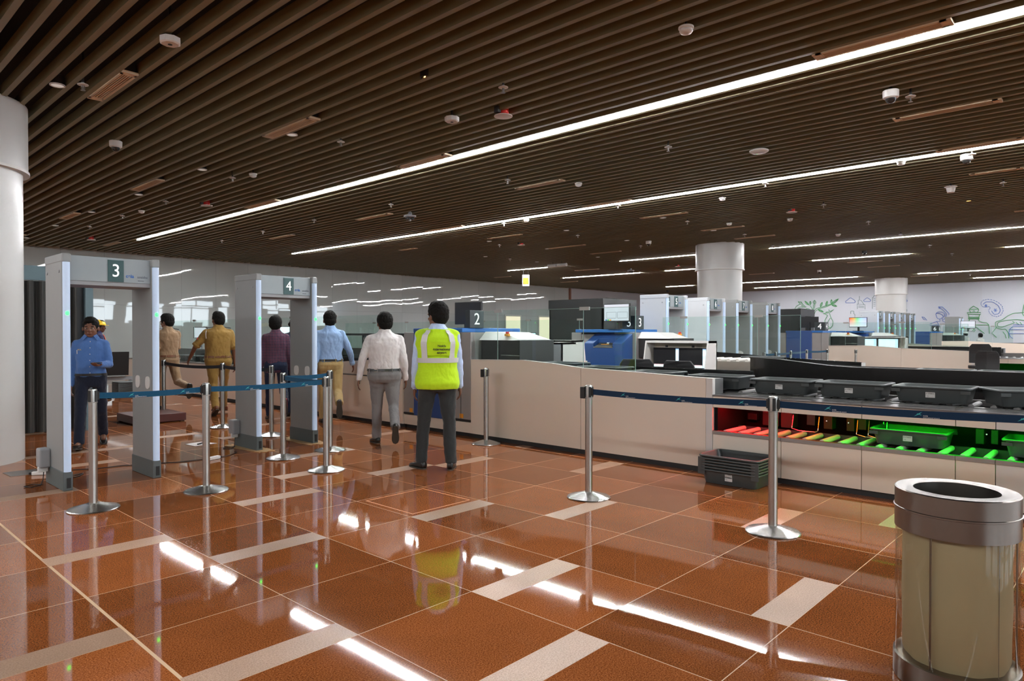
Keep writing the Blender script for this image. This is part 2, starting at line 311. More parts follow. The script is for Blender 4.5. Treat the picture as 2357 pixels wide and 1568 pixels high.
# ---------------- mesh helpers ----------------
class MB:
    def __init__(s): s.v = []; s.f = []; s.mi = []; s.cur = 0; s.X = None
    def add(s, vs, fs):
        o = len(s.v)
        if s.X is not None: vs = [tuple(s.X @ Vector(v)) for v in vs]
        s.v += [tuple(v) for v in vs]
        for f in fs: s.f.append(tuple(o + i for i in f)); s.mi.append(s.cur)
        return s
    def box(s, x0, y0, z0, x1, y1, z1):
        vs = [(x0, y0, z0), (x1, y0, z0), (x1, y1, z0), (x0, y1, z0), (x0, y0, z1), (x1, y0, z1), (x1, y1, z1), (x0, y1, z1)]
        return s.add(vs, [(0, 3, 2, 1), (4, 5, 6, 7), (0, 1, 5, 4), (1, 2, 6, 5), (2, 3, 7, 6), (3, 0, 4, 7)])
    def cbox(s, c, d): return s.box(c[0] - d[0] / 2, c[1] - d[1] / 2, c[2] - d[2] / 2, c[0] + d[0] / 2, c[1] + d[1] / 2, c[2] + d[2] / 2)
    def loft(s, rings, cap=True, close=False):
        n = len(rings[0]); vs = [p for r in rings for p in r]; fs = []
        m = len(rings)
        for i in range(m if close else m - 1):
            j = (i + 1) % m
            for k in range(n): fs.append((i * n + k, i * n + (k + 1) % n, j * n + (k + 1) % n, j * n + k))
        if cap and not close: fs.append(tuple(range(n - 1, -1, -1))); fs.append(tuple((m - 1) * n + k for k in range(n)))
        return s.add(vs, fs)
    def lathe(s, prof, c=(0, 0, 0), n=32, cap=True, close=False):
        rings = [[(c[0] + r * math.cos(2 * math.pi * k / n), c[1] + r * math.sin(2 * math.pi * k / n), c[2] + z) for k in range(n)] for r, z in prof]
        return s.loft(rings, cap, close)
    def tube(s, path, r, n=8, caps=True):
        pts = [Vector(p) for p in path]; rr = r if isinstance(r, (list, tuple)) else [r] * len(pts)
        rings = []; up = None
        for i, p in enumerate(pts):
            t = (pts[min(i + 1, len(pts) - 1)] - pts[max(i - 1, 0)])
            t = t.normalized() if t.length > 1e-9 else Vector((0, 0, 1))
            if up is None: up = Vector((0, 0, 1)) if abs(t.z) < 0.9 else Vector((1, 0, 0))
            a = t.cross(up)
            if a.length < 1e-6: a = t.cross(Vector((0, 1, 0)))
            a.normalize(); b_ = a.cross(t).normalized(); up = b_
            rings.append([tuple(p + (a * math.cos(2 * math.pi * k / n) + b_ * math.sin(2 * math.pi * k / n)) * rr[i]) for k in range(n)])
        return s.loft(rings, caps)
    def capsule(s, p0, p1, r0, r1, n=12, flat=1.0, ax=None):
        # closed tapered limb with round ends
        p0, p1 = Vector(p0), Vector(p1); t = p1 - p0; l = t.length
        t = t.normalized() if l > 1e-9 else Vector((0, 0, 1))
        u = Vector(ax) if ax is not None else (Vector((0, 1, 0)) if abs(t.y) < 0.9 else Vector((1, 0, 0)))
        a = t.cross(u).normalized(); b_ = a.cross(t).normalized()
        st = []
        for q in (-0.95, -0.7, -0.35): st.append((p0 + t * r0 * q, r0 * math.sqrt(1 - q * q)))
        for q in (0, 0.33, 0.66, 1.0): st.append((p0 + (p1 - p0) * q, r0 + (r1 - r0) * q))
        for q in (0.35, 0.7, 0.95): st.append((p1 + t * r1 * q, r1 * math.sqrt(1 - q * q)))
        rings = [[tuple(c + (a * math.cos(2 * math.pi * k / n) * r + b_ * math.sin(2 * math.pi * k / n) * r * flat)) for k in range(n)] for c, r in st]
        return s.loft(rings)
    def ball(s, c, rx, ry=None, rz=None, n=14, m=9):
        ry = ry or rx; rz = rz or rx
        rings = []
        for i in range(1, m):
            a = math.pi * i / m - math.pi / 2
            rings.append([(c[0] + rx * math.cos(a) * math.cos(2 * math.pi * k / n), c[1] + ry * math.cos(a) * math.sin(2 * math.pi * k / n), c[2] + rz * math.sin(a)) for k in range(n)])
        return s.loft(rings)
    def prism(s, prof, a0, a1, axis='x'):
        # prof: list of 2D points; extruded along axis from a0 to a1
        def P(a, p):
            return (a, p[0], p[1]) if axis == 'x' else ((p[0], a, p[1]) if axis == 'y' else (p[0], p[1], a))
        return s.loft([[P(a0, p) for p in prof], [P(a1, p) for p in prof]])
    def build(s, name, m, parent=None, smooth=False, bevel=0.0, world=False, rec=True, mods=None):
        me = bpy.data.meshes.new(name)
        vs = s.v
        if world and parent is not None:
            l = Vector(parent.location); q_ = parent.parent
            while q_ is not None: l = l + q_.location; q_ = q_.parent
            vs = [(v[0] - l.x, v[1] - l.y, v[2] - l.z) for v in vs]
        me.from_pydata(vs, [], s.f)
        ms = m if isinstance(m, (list, tuple)) else [m]
        for q in ms: me.materials.append(q)
        if len(ms) > 1: me.polygons.foreach_set('material_index', s.mi)
        if rec:
            bm = bmesh.new(); bm.from_mesh(me); bmesh.ops.recalc_face_normals(bm, faces=bm.faces); bm.to_mesh(me); bm.free()
        if smooth: me.polygons.foreach_set('use_smooth', [True] * len(me.polygons))
        me.update()
        o = bpy.data.objects.new(name, me); C.objects.link(o)
        if parent is not None: o.parent = parent
        if bevel:
            b = o.modifiers.new('bevel', 'BEVEL'); b.width = bevel; b.segments = 2; b.limit_method = 'ANGLE'; b.angle_limit = R(40)
        return o
def smooth_by_angle(o, ang=35):
    me = o.data; me.polygons.foreach_set('use_smooth', [True] * len(me.polygons))
    bm = bmesh.new(); bm.from_mesh(me)
    for e in bm.edges:
        if len(e.link_faces) == 2 and e.calc_face_angle(0) > R(ang): e.smooth = False
    bm.to_mesh(me); bm.free()
    return o
def thing(name, label, cat, loc=(0, 0, 0), rz=0.0, group=None):
    o = bpy.data.objects.new(name, None); C.objects.link(o); o.empty_display_size = 0.1
    o.location = loc; o.rotation_euler = (0, 0, rz); o['label'] = label; o['category'] = cat
    if group: o['group'] = group
    return o
def tag(o, label, cat, group=None, kind=None):
    if label: o['label'] = label
    if cat: o['category'] = cat
    if group: o['group'] = group
    if kind: o['kind'] = kind
    return o
def struct(name, mb, m, parent=None, **kw):
    o = mb.build(name, m, parent, **kw)
    if parent is None: o['kind'] = 'structure'
    return o
KIDS = {}
def kids(o): return [c for c in bpy.data.objects if c.parent == o]
def copy_tree(o, parent=None, loc=None, rz=None, label=None, group=None):
    c = o.copy(); C.objects.link(c)
    if parent is not None: c.parent = parent
    if loc is not None: c.location = loc
    if rz is not None: c.rotation_euler = (0, 0, rz)
    if label: c['label'] = label
    if group: c['group'] = group
    for ch in kids(o): copy_tree(ch, c)
    return c
def text(s, size, m, parent, loc, rot, name='lettering', ext=0.0015, align='CENTER', sx=1.0, font_off=0.0, spacing=1.0):
    cu = bpy.data.curves.new(name, 'FONT'); cu.body = s; cu.size = size; cu.extrude = ext
    cu.align_x = align; cu.align_y = 'CENTER'; cu.offset = font_off; cu.space_line = spacing
    o = bpy.data.objects.new(name, cu)
    me = bpy.data.meshes.new_from_object(o)
    bpy.data.objects.remove(o); bpy.data.curves.remove(cu)
    me.materials.clear(); me.materials.append(m)
    o = bpy.data.objects.new(name, me); C.objects.link(o); o.parent = parent
    o.location = loc; o.rotation_euler = rot; o.scale = (sx, 1, 1)
    return o
FACE_MY = (R(90), 0, 0)            # lettering on a face that looks towards -Y
FACE_MX = (R(90), 0, R(-90))       # lettering on a face that looks towards -X
FACE_PX = (R(90), 0, R(90))

VENTS= [(2.362, 7.28, 8.32), (4.332, 7.22, 8.31), (4.332, 11.98, 13.13), (4.332, 16.57, 17.56), (4.332, 21.15, 21.96), (6.498, 21.02, 22.1), (6.498, 7.3, 8.34), (6.498, 12.15, 13.32), (6.498, 1.21, 2.23), (9.059, 1.21, 2.2), (11.03, 1.22, 2.15), (13.0, 1.45, 2.08), (8.863, 7.13, 8.09), (11.03, 7.23, 8.28), (11.03, 11.86, 13.13), (8.863, 11.78, 12.92), (13.0, 7.13, 8.18), (13.0, 11.81, 12.89), (15.758, 11.86, 13.1), (17.727, 11.96, 13.01), (15.561, 7.05, 8.05), (17.53, 7.11, 8.11), (9.059, 16.15, 17.23), (13.0, 16.03, 16.72), (28.562, 11.57, 12.58), (26.199, 6.83, 7.89), (28.562, 6.86, 7.88), (34.473, 6.77, 7.75), (22.062, 15.91, 16.97), (22.259, 20.84, 21.74), (26.593, 20.43, 21.4), (17.53, 1.9, 2.03)]
DOWN= [(1.97, 8.16), (4.49, 8.0), (4.5, 10.72), (4.52, 13.5), (4.5, 16.16), (4.48, 18.82), (4.53, 21.8), (13.38, 13.3), (15.74, 13.2), (15.96, 16.05), (18.38, 15.89), (15.81, 10.43), (18.6, 13.41), (13.25, 10.5), (13.24, 7.8), (15.71, 7.85)]
SPR= [(2.11, 7.83), (5.02, 7.71), (5.03, 4.8), (5.0, 10.77), (5.03, 13.62), (5.02, 15.96), (5.01, 18.16), (8.12, 7.65), (8.14, 4.72), (8.14, 1.85), (13.85, 1.78), (11.23, 4.69), (11.19, 7.59), (11.29, 10.75), (13.93, 10.67), (13.87, 4.64), (16.67, 4.61), (13.94, 13.45), (8.12, 10.75), (8.09, 13.48), (8.14, 15.91), (8.19, 18.29), (16.82, 10.63), (13.86, 7.55), (19.36, 4.6), (16.8, 15.72), (16.68, 7.49), (34.4, 5.54), (19.39, 7.87), (11.36, 1.82), (22.33, 4.57), (25.14, 4.53)]
SMOKE= [(5.14, 10.36), (5.12, 15.14), (9.17, 7.01), (11.98, 5.81), (11.23, 2.67), (5.11, 2.8), (11.32, 10.09), (15.17, 5.78), (18.38, 5.79), (14.84, 7.03)]
SENSOR= [(2.3, 6.11), (5.37, 5.95)]
SPK= [(5.68, 5.42), (5.72, 13.44), (5.72, 20.6), (14.21, 5.38), (14.31, 12.96), (22.89, 12.86)]
DOME= [(3.07, 10.0), (7.95, 1.99), (11.52, 1.91), (16.35, 10.08), (28.55, 9.7), (24.86, 22.36)]
MULTI= [(9.06, 11.35), (22.78, 14.85)]
BDOME= [(22.83, 6.42), (35.83, 20.78)]
AP= [(9.15, 3.91)]
CONE= [(13.62, 2.48)]
OR= [(15.66, 2.55), (4.42, 5.28), (4.57, 2.71)]
MURAL= [('g',0,[(6.34,2.76),(6.52,2.59),(6.46,2.44),(6.16,2.44),(6.12,2.6),(6.34,2.76)]),('g',0,[(6.52,2.59),(6.12,2.6)]),('g',0,[(6.6,2.44),(6.04,2.43),(6.04,2.34),(6.59,2.37),(6.6,2.44)]),('g',0,[(6.55,2.35),(6.53,2.23),(6.54,2.12)]),('g',0,[(6.08,2.35),(6.11,2.22),(6.1,2.11)]),('g',0,[(6.54,2.22),(6.1,2.21)]),('g',0,[(6.54,2.17),(6.1,2.16)]),('g',0,[(6.54,2.12),(6.1,2.12)]),('g',0,[(6.49,2.12),(6.51,2.04),(6.61,1.97),(6.78,1.93)]),('g',0,[(6.14,2.11),(6.11,2.02),(5.97,1.95),(5.79,1.92),(5.7,1.82),(5.68,1.39)]),('g',0,[(6.77,1.83),(5.69,1.82)]),('g',0,[(6.58,1.57),(6.3,1.8),(5.88,1.4)]),('g',0,[(6.32,2.53),(6.37,2.5),(6.32,2.46),(6.28,2.5),(6.32,2.53)]),('g',0,[(6.32,2.0),(6.32,1.8)]),('g',0,[(6.31,1.64),(6.36,1.55),(6.31,1.48),(6.26,1.56),(6.31,1.64)]),('g',1,[(4.33,2.4),(4.74,2.37),(4.97,2.24),(5.17,2.06),(5.44,1.97),(5.44,1.78),(5.38,1.67),(5.17,1.6),(5.03,1.62),(4.91,1.39),(4.91,1.17)]),('g',1,[(4.32,2.03),(4.63,2.07),(5.0,2.04),(5.29,1.96),(5.36,1.89),(5.35,1.74),(5.17,1.71),(4.94,1.81),(4.68,1.91),(4.77,1.99)]),('g',1,[(5.39,1.71),(5.58,1.42),(5.39,1.21)]),('g',1,[(4.48,1.95),(4.4,1.82)]),('g',1,[(4.63,1.93),(4.51,1.82)]),('g',1,[(5.14,1.49),(5.05,1.35),(5.01,1.17)]),('g',1,[(4.33,2.78),(4.36,2.58),(4.39,2.33),(4.33,2.23)]),('b',2,[(4.32,1.82),(4.74,1.82),(4.75,1.74),(4.32,1.74)]),('b',2,[(4.75,1.74),(4.88,1.6),(4.91,1.42),(4.85,1.25),(4.74,1.16)]),('b',2,[(4.9,1.59),(4.32,1.59)]),('b',2,[(4.91,1.4),(4.32,1.4)]),('b',3,[(7.84,2.76),(7.66,2.75),(7.53,2.61),(7.37,2.41),(7.38,2.33)]),('b',3,[(7.84,2.7),(7.69,2.64),(7.58,2.52),(7.48,2.39),(7.5,2.24),(7.61,2.09)]),('b',3,[(7.84,2.76),(7.74,2.69),(7.84,2.7)]),('b',3,[(7.93,2.29),(7.95,2.4),(7.88,2.49),(7.72,2.5),(7.58,2.43),(7.56,2.28),(7.62,2.24),(7.77,2.13),(7.88,2.17),(7.93,2.29)]),('b',3,[(7.93,2.42),(7.82,2.43),(7.69,2.36),(7.62,2.24)]),('b',3,[(7.78,2.13),(7.77,2.02),(7.91,2.02),(8.21,1.89)]),('b',3,[(7.67,2.21),(7.64,2.02),(7.53,1.98)]),('b',3,[(8.57,2.26),(8.47,2.24),(8.34,2.08)]),('b',3,[(8.57,2.26),(8.51,2.14),(8.42,2.1)]),('b',3,[(8.21,1.8),(7.88,1.85),(7.83,1.68)]),('b',3,[(7.91,2.02),(7.82,1.87),(7.8,1.68)]),('b',4,[(6.02,2.8),(6.03,2.83)]),('b',4,[(6.03,2.86),(6.03,2.9)]),('b',4,[(6.03,2.92),(6.01,2.95)]),('b',4,[(5.99,2.98),(5.97,3.0)]),('b',4,[(5.95,3.03),(5.9,3.04)]),('b',4,[(5.86,3.05),(5.81,3.06)]),('b',4,[(5.77,3.07),(5.7,3.06)]),('b',4,[(5.65,3.05),(5.58,3.04)]),('b',4,[(5.53,3.02),(5.47,2.99)]),('b',4,[(5.43,2.96),(5.37,2.93)]),('b',4,[(5.33,2.9),(5.28,2.85)]),('b',4,[(5.25,2.81),(5.21,2.76)]),('b',4,[(5.18,2.72),(5.17,2.66)]),('b',4,[(5.16,2.62),(5.14,2.57)]),('b',4,[(5.13,2.52),(5.15,2.46)]),('b',4,[(5.17,2.42),(5.19,2.36)]),('b',4,[(5.21,2.31),(5.25,2.28)]),('b',4,[(5.29,2.26),(5.34,2.23)]),('b',4,[(5.38,2.21),(5.43,2.23)]),('b',4,[(5.47,2.24),(5.52,2.25)]),('b',4,[(5.56,2.26),(5.59,2.3)]),('b',4,[(5.62,2.33),(5.65,2.36)]),('b',4,[(5.68,2.39),(5.69,2.43)]),('b',4,[(5.7,2.46),(5.71,2.5)]),('b',4,[(5.72,2.54),(5.7,2.57)]),('b',4,[(5.68,2.59),(5.67,2.62)]),('b',4,[(5.65,2.64),(5.67,2.67)]),('b',4,[(5.68,2.69),(5.7,2.71)]),('b',4,[(5.71,2.73),(5.74,2.72)]),('b',4,[(5.77,2.71),(5.8,2.69)]),('b',4,[(5.83,2.68),(5.86,2.69)]),('b',4,[(5.89,2.69),(5.92,2.7)]),('b',4,[(5.95,2.7),(5.97,2.73)]),('b',4,[(5.99,2.75),(6.01,2.77)]),('b',4,[(5.95,2.83),(5.83,2.95),(5.56,2.94),(5.33,2.76),(5.24,2.52),(5.32,2.35),(5.5,2.33),(5.6,2.5)]),('b',4,[(5.52,2.53),(5.37,2.53)]),('b',4,[(5.49,2.61),(5.41,2.45)]),('b',4,[(5.41,2.61),(5.48,2.45)]),('b',4,[(5.89,2.76),(5.77,2.76)]),('b',4,[(5.86,2.83),(5.8,2.7)]),('b',4,[(5.8,2.82),(5.86,2.7)]),('k',5,[(11.67,2.75),(11.68,3.01),(11.28,2.96),(11.28,2.72)]),('k',5,[(11.63,3.01),(11.63,3.23),(11.47,3.19),(11.34,2.98)]),('k',5,[(11.57,3.23),(11.57,3.44)]),('k',5,[(11.61,2.9),(11.34,2.88)]),('k',5,[(11.61,2.83),(11.34,2.81)]),('k',5,[(10.92,2.73),(10.92,3.35),(10.86,3.35),(10.86,3.43),(10.79,3.44),(10.77,3.52)]),('k',5,[(10.86,3.27),(10.77,3.27)]),('k',5,[(10.86,3.17),(10.77,3.17)]),('k',5,[(10.86,3.07),(10.77,3.07)]),('k',5,[(10.86,2.97),(10.77,2.97)]),('k',5,[(10.86,2.87),(10.77,2.87)]),('k',5,[(12.01,2.48),(12.01,2.64),(11.85,2.63),(11.85,2.47),(11.79,2.46),(11.79,2.29)]),('k',5,[(9.36,2.75),(9.31,2.75),(9.3,2.66),(9.25,2.65),(9.25,2.56)]),('b',6,[(11.34,3.14),(11.35,3.21),(11.3,3.24),(11.25,3.29),(11.17,3.34),(11.09,3.28),(11.03,3.24),(11.0,3.18),(11.03,3.13),(11.34,3.14)]),('b',6,[(12.26,3.09),(12.28,3.18),(12.2,3.23),(12.14,3.29),(12.02,3.37),(11.91,3.29),(11.82,3.23),(11.77,3.14),(11.81,3.08),(12.26,3.09)]),('b',6,[(9.43,3.08),(9.43,3.12),(9.4,3.14),(9.38,3.17),(9.33,3.2),(9.29,3.16),(9.26,3.14),(9.24,3.1),(9.25,3.08),(9.43,3.08)]),('g',7,[(15.06,2.79),(14.96,2.98),(14.75,3.1),(14.59,3.1),(14.5,2.98),(14.58,2.91),(14.75,2.93),(14.86,2.87),(14.92,2.79)]),('g',7,[(14.5,2.99),(14.38,2.92),(14.51,2.9)]),('g',7,[(14.75,3.1),(14.88,3.26),(14.73,3.19),(14.75,3.25),(14.65,3.16),(14.67,3.25),(14.61,3.1)]),('g',7,[(14.64,3.03),(14.58,3.01),(14.62,2.96),(14.66,2.99),(14.64,3.03)]),('g',7,[(14.09,2.39),(14.05,2.6),(14.01,2.73),(13.99,3.06)]),('g',7,[(13.96,2.43),(13.88,2.68),(13.68,2.8),(13.29,2.9),(13.01,3.03),(12.66,3.33)]),('g',7,[(13.99,2.64),(13.85,2.81),(13.52,2.9),(13.05,3.05)]),('g',7,[(13.91,3.06),(13.95,2.81)]),('g',7,[(14.01,2.73),(14.17,2.98),(14.46,3.24)]),('g',7,[(14.25,3.02),(14.3,3.14),(14.39,3.22),(14.48,3.27),(14.44,3.17),(14.37,3.07),(14.25,3.02),(14.48,3.27)]),('g',7,[(14.17,3.04),(14.12,3.12),(14.13,3.19),(14.17,3.25),(14.22,3.19),(14.23,3.12),(14.17,3.04),(14.17,3.25)]),('g',7,[(13.94,3.06),(13.85,3.14),(13.87,3.22),(13.93,3.3),(14.0,3.23),(14.02,3.15),(13.94,3.06),(13.93,3.3)]),('g',7,[(14.17,2.73),(14.24,2.81),(14.33,2.83),(14.42,2.82),(14.36,2.75),(14.27,2.71),(14.17,2.73),(14.42,2.82)]),('g',7,[(13.62,2.9),(13.54,2.97),(13.5,3.07),(13.51,3.17),(13.58,3.11),(13.63,3.02),(13.62,2.9),(13.51,3.17)]),('g',7,[(13.3,2.94),(13.23,3.02),(13.22,3.13),(13.25,3.23),(13.3,3.15),(13.34,3.05),(13.3,2.94),(13.25,3.23)]),('g',7,[(13.02,3.05),(12.97,3.14),(12.98,3.23),(13.02,3.31),(13.06,3.24),(13.07,3.15),(13.02,3.05),(13.02,3.31)]),('g',7,[(13.01,3.04),(12.85,3.1),(12.73,3.21),(12.65,3.33),(12.79,3.28),(12.92,3.19),(13.01,3.04),(12.65,3.33)]),('g',7,[(13.01,3.01),(12.93,2.93),(12.83,2.9),(12.73,2.91),(12.8,2.98),(12.9,3.02),(13.01,3.01),(12.73,2.91)]),('g',7,[(13.74,2.76),(13.66,2.66),(13.55,2.62),(13.44,2.61),(13.52,2.69),(13.62,2.75),(13.74,2.76),(13.44,2.61)]),('g',8,[(13.34,2.54),(13.48,2.52),(13.34,2.5),(13.3,2.45),(13.22,2.42),(13.38,2.13),(13.34,2.0),(13.22,1.84),(13.08,1.71)]),('g',8,[(13.34,2.54),(13.3,2.62),(13.16,2.6),(13.09,2.44),(13.04,2.27),(12.93,2.08),(12.96,1.83),(13.08,1.69),(13.28,1.67)]),('g',8,[(13.14,2.6),(13.16,2.75),(13.09,2.64),(12.9,2.74),(13.09,2.58)]),('g',8,[(13.08,2.27),(13.2,2.08),(13.21,1.84)]),('g',8,[(13.26,2.58),(13.2,2.54),(13.26,2.51),(13.29,2.54),(13.26,2.58)]),('g',8,[(13.35,1.98),(13.24,1.98),(13.24,1.86),(13.34,1.86),(13.35,1.98)])]

# ================= THE SETTING =================
XL, XR, YF, YB = -6.0, 40.3, -16.0, 24.0
TX, TY, OX, OY = 0.7365, 0.7245, 1.117, 1.265
STRIPS = {(-1, 3): 'b', (0, 2): 'b', (0, 5): 'b', (0, 8): 'b', (1, 0): 't', (1, 4): 'b', (1, 11): 'b', (2, 1): 't', (2, 5): 't', (3, 3): 't', (3, 0): 'b',
          (3, 6): 't', (4, 2): 't', (4, 6): 'b', (4, 8): 'b', (5, 1): 'b', (5, 5): 't', (6, 4): 'b', (6, 0): 'b', (6, 9): 'b'}
mb = MB()
i0, i1 = -10, 54; j0, j1 = -24, 32
for i in range(i0, i1):
    xa, xb = OX + i * TX, OX + (i + 1) * TX
    for j in range(j0, j1):
        ya, yb = OY + j * TY, OY + (j + 1) * TY
        k = STRIPS.get((i, j))
        if k is None and not (-1 <= i <= 6 and 0 <= j <= 8):
            if (j * 2 + i + (i * i * 7) % 3) % 5 == 0: k = 'b' if (i + j) % 2 else 't'
        segs = [(ya, yb, 0)] if not k else ([(ya, ya + .19, 1), (ya + .19, yb, 0)] if k == 'b' else [(ya, yb - .19, 0), (yb - .19, yb, 1)])
        for a, b, mi in segs:
            mb.cur = mi; mb.add([(xa, a, 0), (xb, a, 0), (xb, b, 0), (xa, b, 0)], [(0, 1, 2, 3)])
struct('floor', mb, [M_GRAN, M_STRIP], rec=False)

# slatted ceiling: open brown blades hung under a dark plenum
mb = MB()
k = -37
while True:
    x = 1.278 + .197 * k; k += 1
    if x < XL + .1: continue
    if x > XR - .1: break
    e = YB - 0.1 - 0.16 * random.random()
    mb.box(x - .026, -5.9, CEIL, x + .026, e, CEIL + .11)
struct('ceiling', mb, M_SLAT, rec=False)
mb = MB().box(XL, -6.0, 4.75, XR, YB, 4.85)
struct('ceiling', mb, M_VOID)
mb = MB().box(XL, YF, 6.6, XR, -6.0, 6.7)
struct('ceiling', mb, M_WALLP)
mb = MB().box(XL, -6.1, CEIL - .02, XR, -5.95, 6.6)
struct('wall_bulkhead', mb, M_WALLP)
# side and end walls
mb = MB().box(XL, YB, 0, 30.6, YB + .15, 4.75)
struct('wall_back', mb, M_WALLG)
mb = MB().box(30.6, YB, 0, XR, YB + .15, 4.75)
struct('wall_back', mb, M_WALLM)
mb = MB().box(30.5, YB - .06, 0, 30.66, YB, CEIL)
struct('trim_1', mb, mat('rusty edge trim', (0.22, 0.10, 0.06), 0.6))
mb = MB().box(XR, YF, 0, XR + .15, YB + .15, 6.6)
struct('wall_right', mb, M_WALLM)
mb = MB().box(XL - .15, YF, 0, XL, YB + .15, 6.6)
struct('wall_left', mb, M_WALLP)
# the entrance front far behind the viewer: piers, sill, head and tall windows with daylight outside
wins = [(-5.0 + q * 4.2, -5.0 + q * 4.2 + 3.4) for q in range(11)]
mb = MB(); px = XL
for a, b in wins:
    mb.box(px, YF - .2, 0, a, YF, 6.6); px = b
    mb.box(a, YF - .2, 0, b, YF, 2.3); mb.box(a, YF - .2, 5.6, b, YF, 6.6)
mb.box(px, YF - .2, 0, XR, YF, 6.6)
struct('wall_front', mb, M_WALLP)
for q, (a, b) in enumerate(wins):
    fr = MB()
    for x in (a, (a + b) / 2 - .04, b - .08): fr.box(x, YF - .15, 2.3, x + .08, YF - .05, 5.6)
    for z in (2.3, 3.9, 5.52): fr.box(a, YF - .15, z, b, YF - .05, z + .08)
    struct('window_%d' % (q + 1), fr, M_SCG)
    # daylight through the opening
    ld = bpy.data.lights.new('daylight', 'AREA'); ld.shape = 'RECTANGLE'; ld.size = b - a; ld.size_y = 3.3
    ld.energy = 150; ld.color = (0.82, 0.93, 1.0)
    lo = bpy.data.objects.new('daylight', ld); C.objects.link(lo); lo.location = ((a + b) / 2, YF - .22, 3.95); lo.rotation_euler = (R(90), 0, 0)
# warm lit doorways in the back wall
for q, (a, b) in enumerate(((25.3, 26.4), (27.9, 29.0))):
    mb = MB().box(a, YB - .03, 0, b, YB - .01, 2.28)
    o = struct('door_%d' % (q + 1), mb, M_WARM)
    mb = MB().box(a - .06, YB - .05, 0, a, YB, 2.36).box(b, YB - .05, 0, b + .06, YB, 2.36).box(a, YB - .05, 2.28, b, YB, 2.36)
    mb.build('door_frame', M_WPLAS, o)

# mural drawn in line on the right wall
MC = {'g': (M_INKG, 0.028), 'b': (M_INKB, 0.024), 'k': (M_INKK, 0.020)}
MOTIF = [('bottle', 'green line drawing of a stoppered bottle on the mural wall'), ('hand', 'green line drawing of a hand squeezing on the mural wall'), ('pot', 'blue line drawing of a round pot under the green hand'),
         ('dancer', 'blue line drawing of a woman with raised arm on the mural wall'), ('paisley', 'blue dotted paisley leaf drawing on the mural wall'), ('tower', 'thin grey line drawing of city towers left of the far column'),
         ('cloud', 'small blue outlined clouds drawn above the towers'), ('branch', 'green line drawing of a leafy branch with a bird head on the mural wall'), ('bird', 'green line drawing of a crested bird sitting below the branch')]
for mi_, (nm_, lab_) in enumerate(MOTIF):
    mb = MB(); key = 'g'
    for c, mo, pl in MURAL:
        if mo != mi_: continue
        key = c
        pts = [(XR - .034, y, z) for y, z in pl]
        for _ in range(1 if len(pts) > 5 else 0):
            q = [pts[0]]
            for a, b in zip(pts[:-1], pts[1:]):
                q.append(tuple(a[i] * .85 + b[i] * .15 for i in range(3))); q.append(tuple(a[i] * .15 + b[i] * .85 for i in range(3)))
            q.append(pts[-1]); pts = q
        mb.tube(pts, MC[key][1] * .5, 5)
    tag(mb.build('mural_' + nm_, MC[key][0]), lab_, 'mural')

# columns: shaft with a wider sleeve up to the ceiling
for (x, y, lab) in ((1.32, 9.52, 'broad pale round column at the left beside the dark curtain cubicle'), (18.5, 9.05, 'pale round column rising behind the row of numbered grey detectors'),
                    (35.4, 8.8, 'pale round column farthest away in front of the mural wall')):
    t = thing('column', lab, 'column', (x, y, 0))
    o = MB().lathe([(.62, 0), (.62, 3.28)], n=64).build('shaft', M_COL, t); smooth_by_angle(o)
    o = MB().lathe([(.67, 3.22), (.67, 3.96)], n=64).build('sleeve', M_COL, t); smooth_by_angle(o)
    o = MB().lathe([(.685, 3.205), (.685, 3.235)], n=64).build('trim_ring', M_WPLAS, t); smooth_by_angle(o)

# linear lamps recessed between the slats
WH = {0: 'long white linear ceiling lamp nearest overhead', 1: 'second long white linear ceiling lamp from the viewer', 2: 'linear ceiling lamp meeting the middle column sleeve',
      3: 'thin linear ceiling lamp beyond the middle column', 4: 'thin distant linear ceiling lamp, second from the mural wall', 5: 'thin distant linear ceiling lamp closest to the mural wall', 6: 'linear ceiling lamp over the far left aisle'}
SEG = ['stretch nearest the right edge', 'middle stretch', 'stretch farther toward the back wall', 'last stretch at the back wall']
for li, (x, segs) in enumerate(LIGHTS):
    for si, (a, b) in enumerate(segs):
        lab = WH[li] + ('' if len(segs) == 1 else ', ' + SEG[si])
        t = thing('linear_ceiling_lamp', lab, 'lamp', (x, a, CEIL), group=None)
        MB().box(-.020, 0, -.010, .020, b - a, .02).build('diffuser', M_LAMP, t)
        MB().box(-.045, 0, .02, .045, b - a, .09).build('housing', M_LAMPB, t)

# ================= CEILING FITTINGS =================
def vent_kind():
    t = thing('ceiling_vent', '', 'air vent')
    return t
def place_vent(x, y0, y1, lab, grp):
    t = thing('ceiling_vent', lab, 'air vent', (x, (y0 + y1) / 2, CEIL), group=grp); h = (y1 - y0) / 2
    MB().box(-.072, -h, -.012, -.05, h, .012).box(.05, -h, -.012, .072, h, .012).box(-.072, -h - .03, -.012, .072, -h + .05, .012).box(-.072, h - .05, -.012, .072, h + .03, .012).build('frame', M_VENT, t)
    m_ = MB()
    for q in range(4): m_.box(-.036 + q * .022, -h + .03, -.006, -.028 + q * .022, h - .03, .012)
    m_.build('grille', M_VENT, t)
    MB().box(-.055, -h, .03, .055, h, .16).build('duct_box', M_DARK, t)
VL = ['tan slot vent nearest the big left column, above detector 3', 'tan slot vent second in line toward the middle of the left ceiling', 'tan slot vent above detector 3 toward the wall', 'small tan slot vent farther left near the back wall', None, None,
      'tan slot vent tight against the nearest linear lamp, midway', 'tan slot vent tight against the nearest linear lamp, far end', 'long tan slot vent above the nearest linear lamp at right', 'long tan slot vent between the two nearest linear lamps at right',
      'tan slot vent tight above the second linear lamp at right edge', 'tan slot vent just below the second linear lamp at right edge']
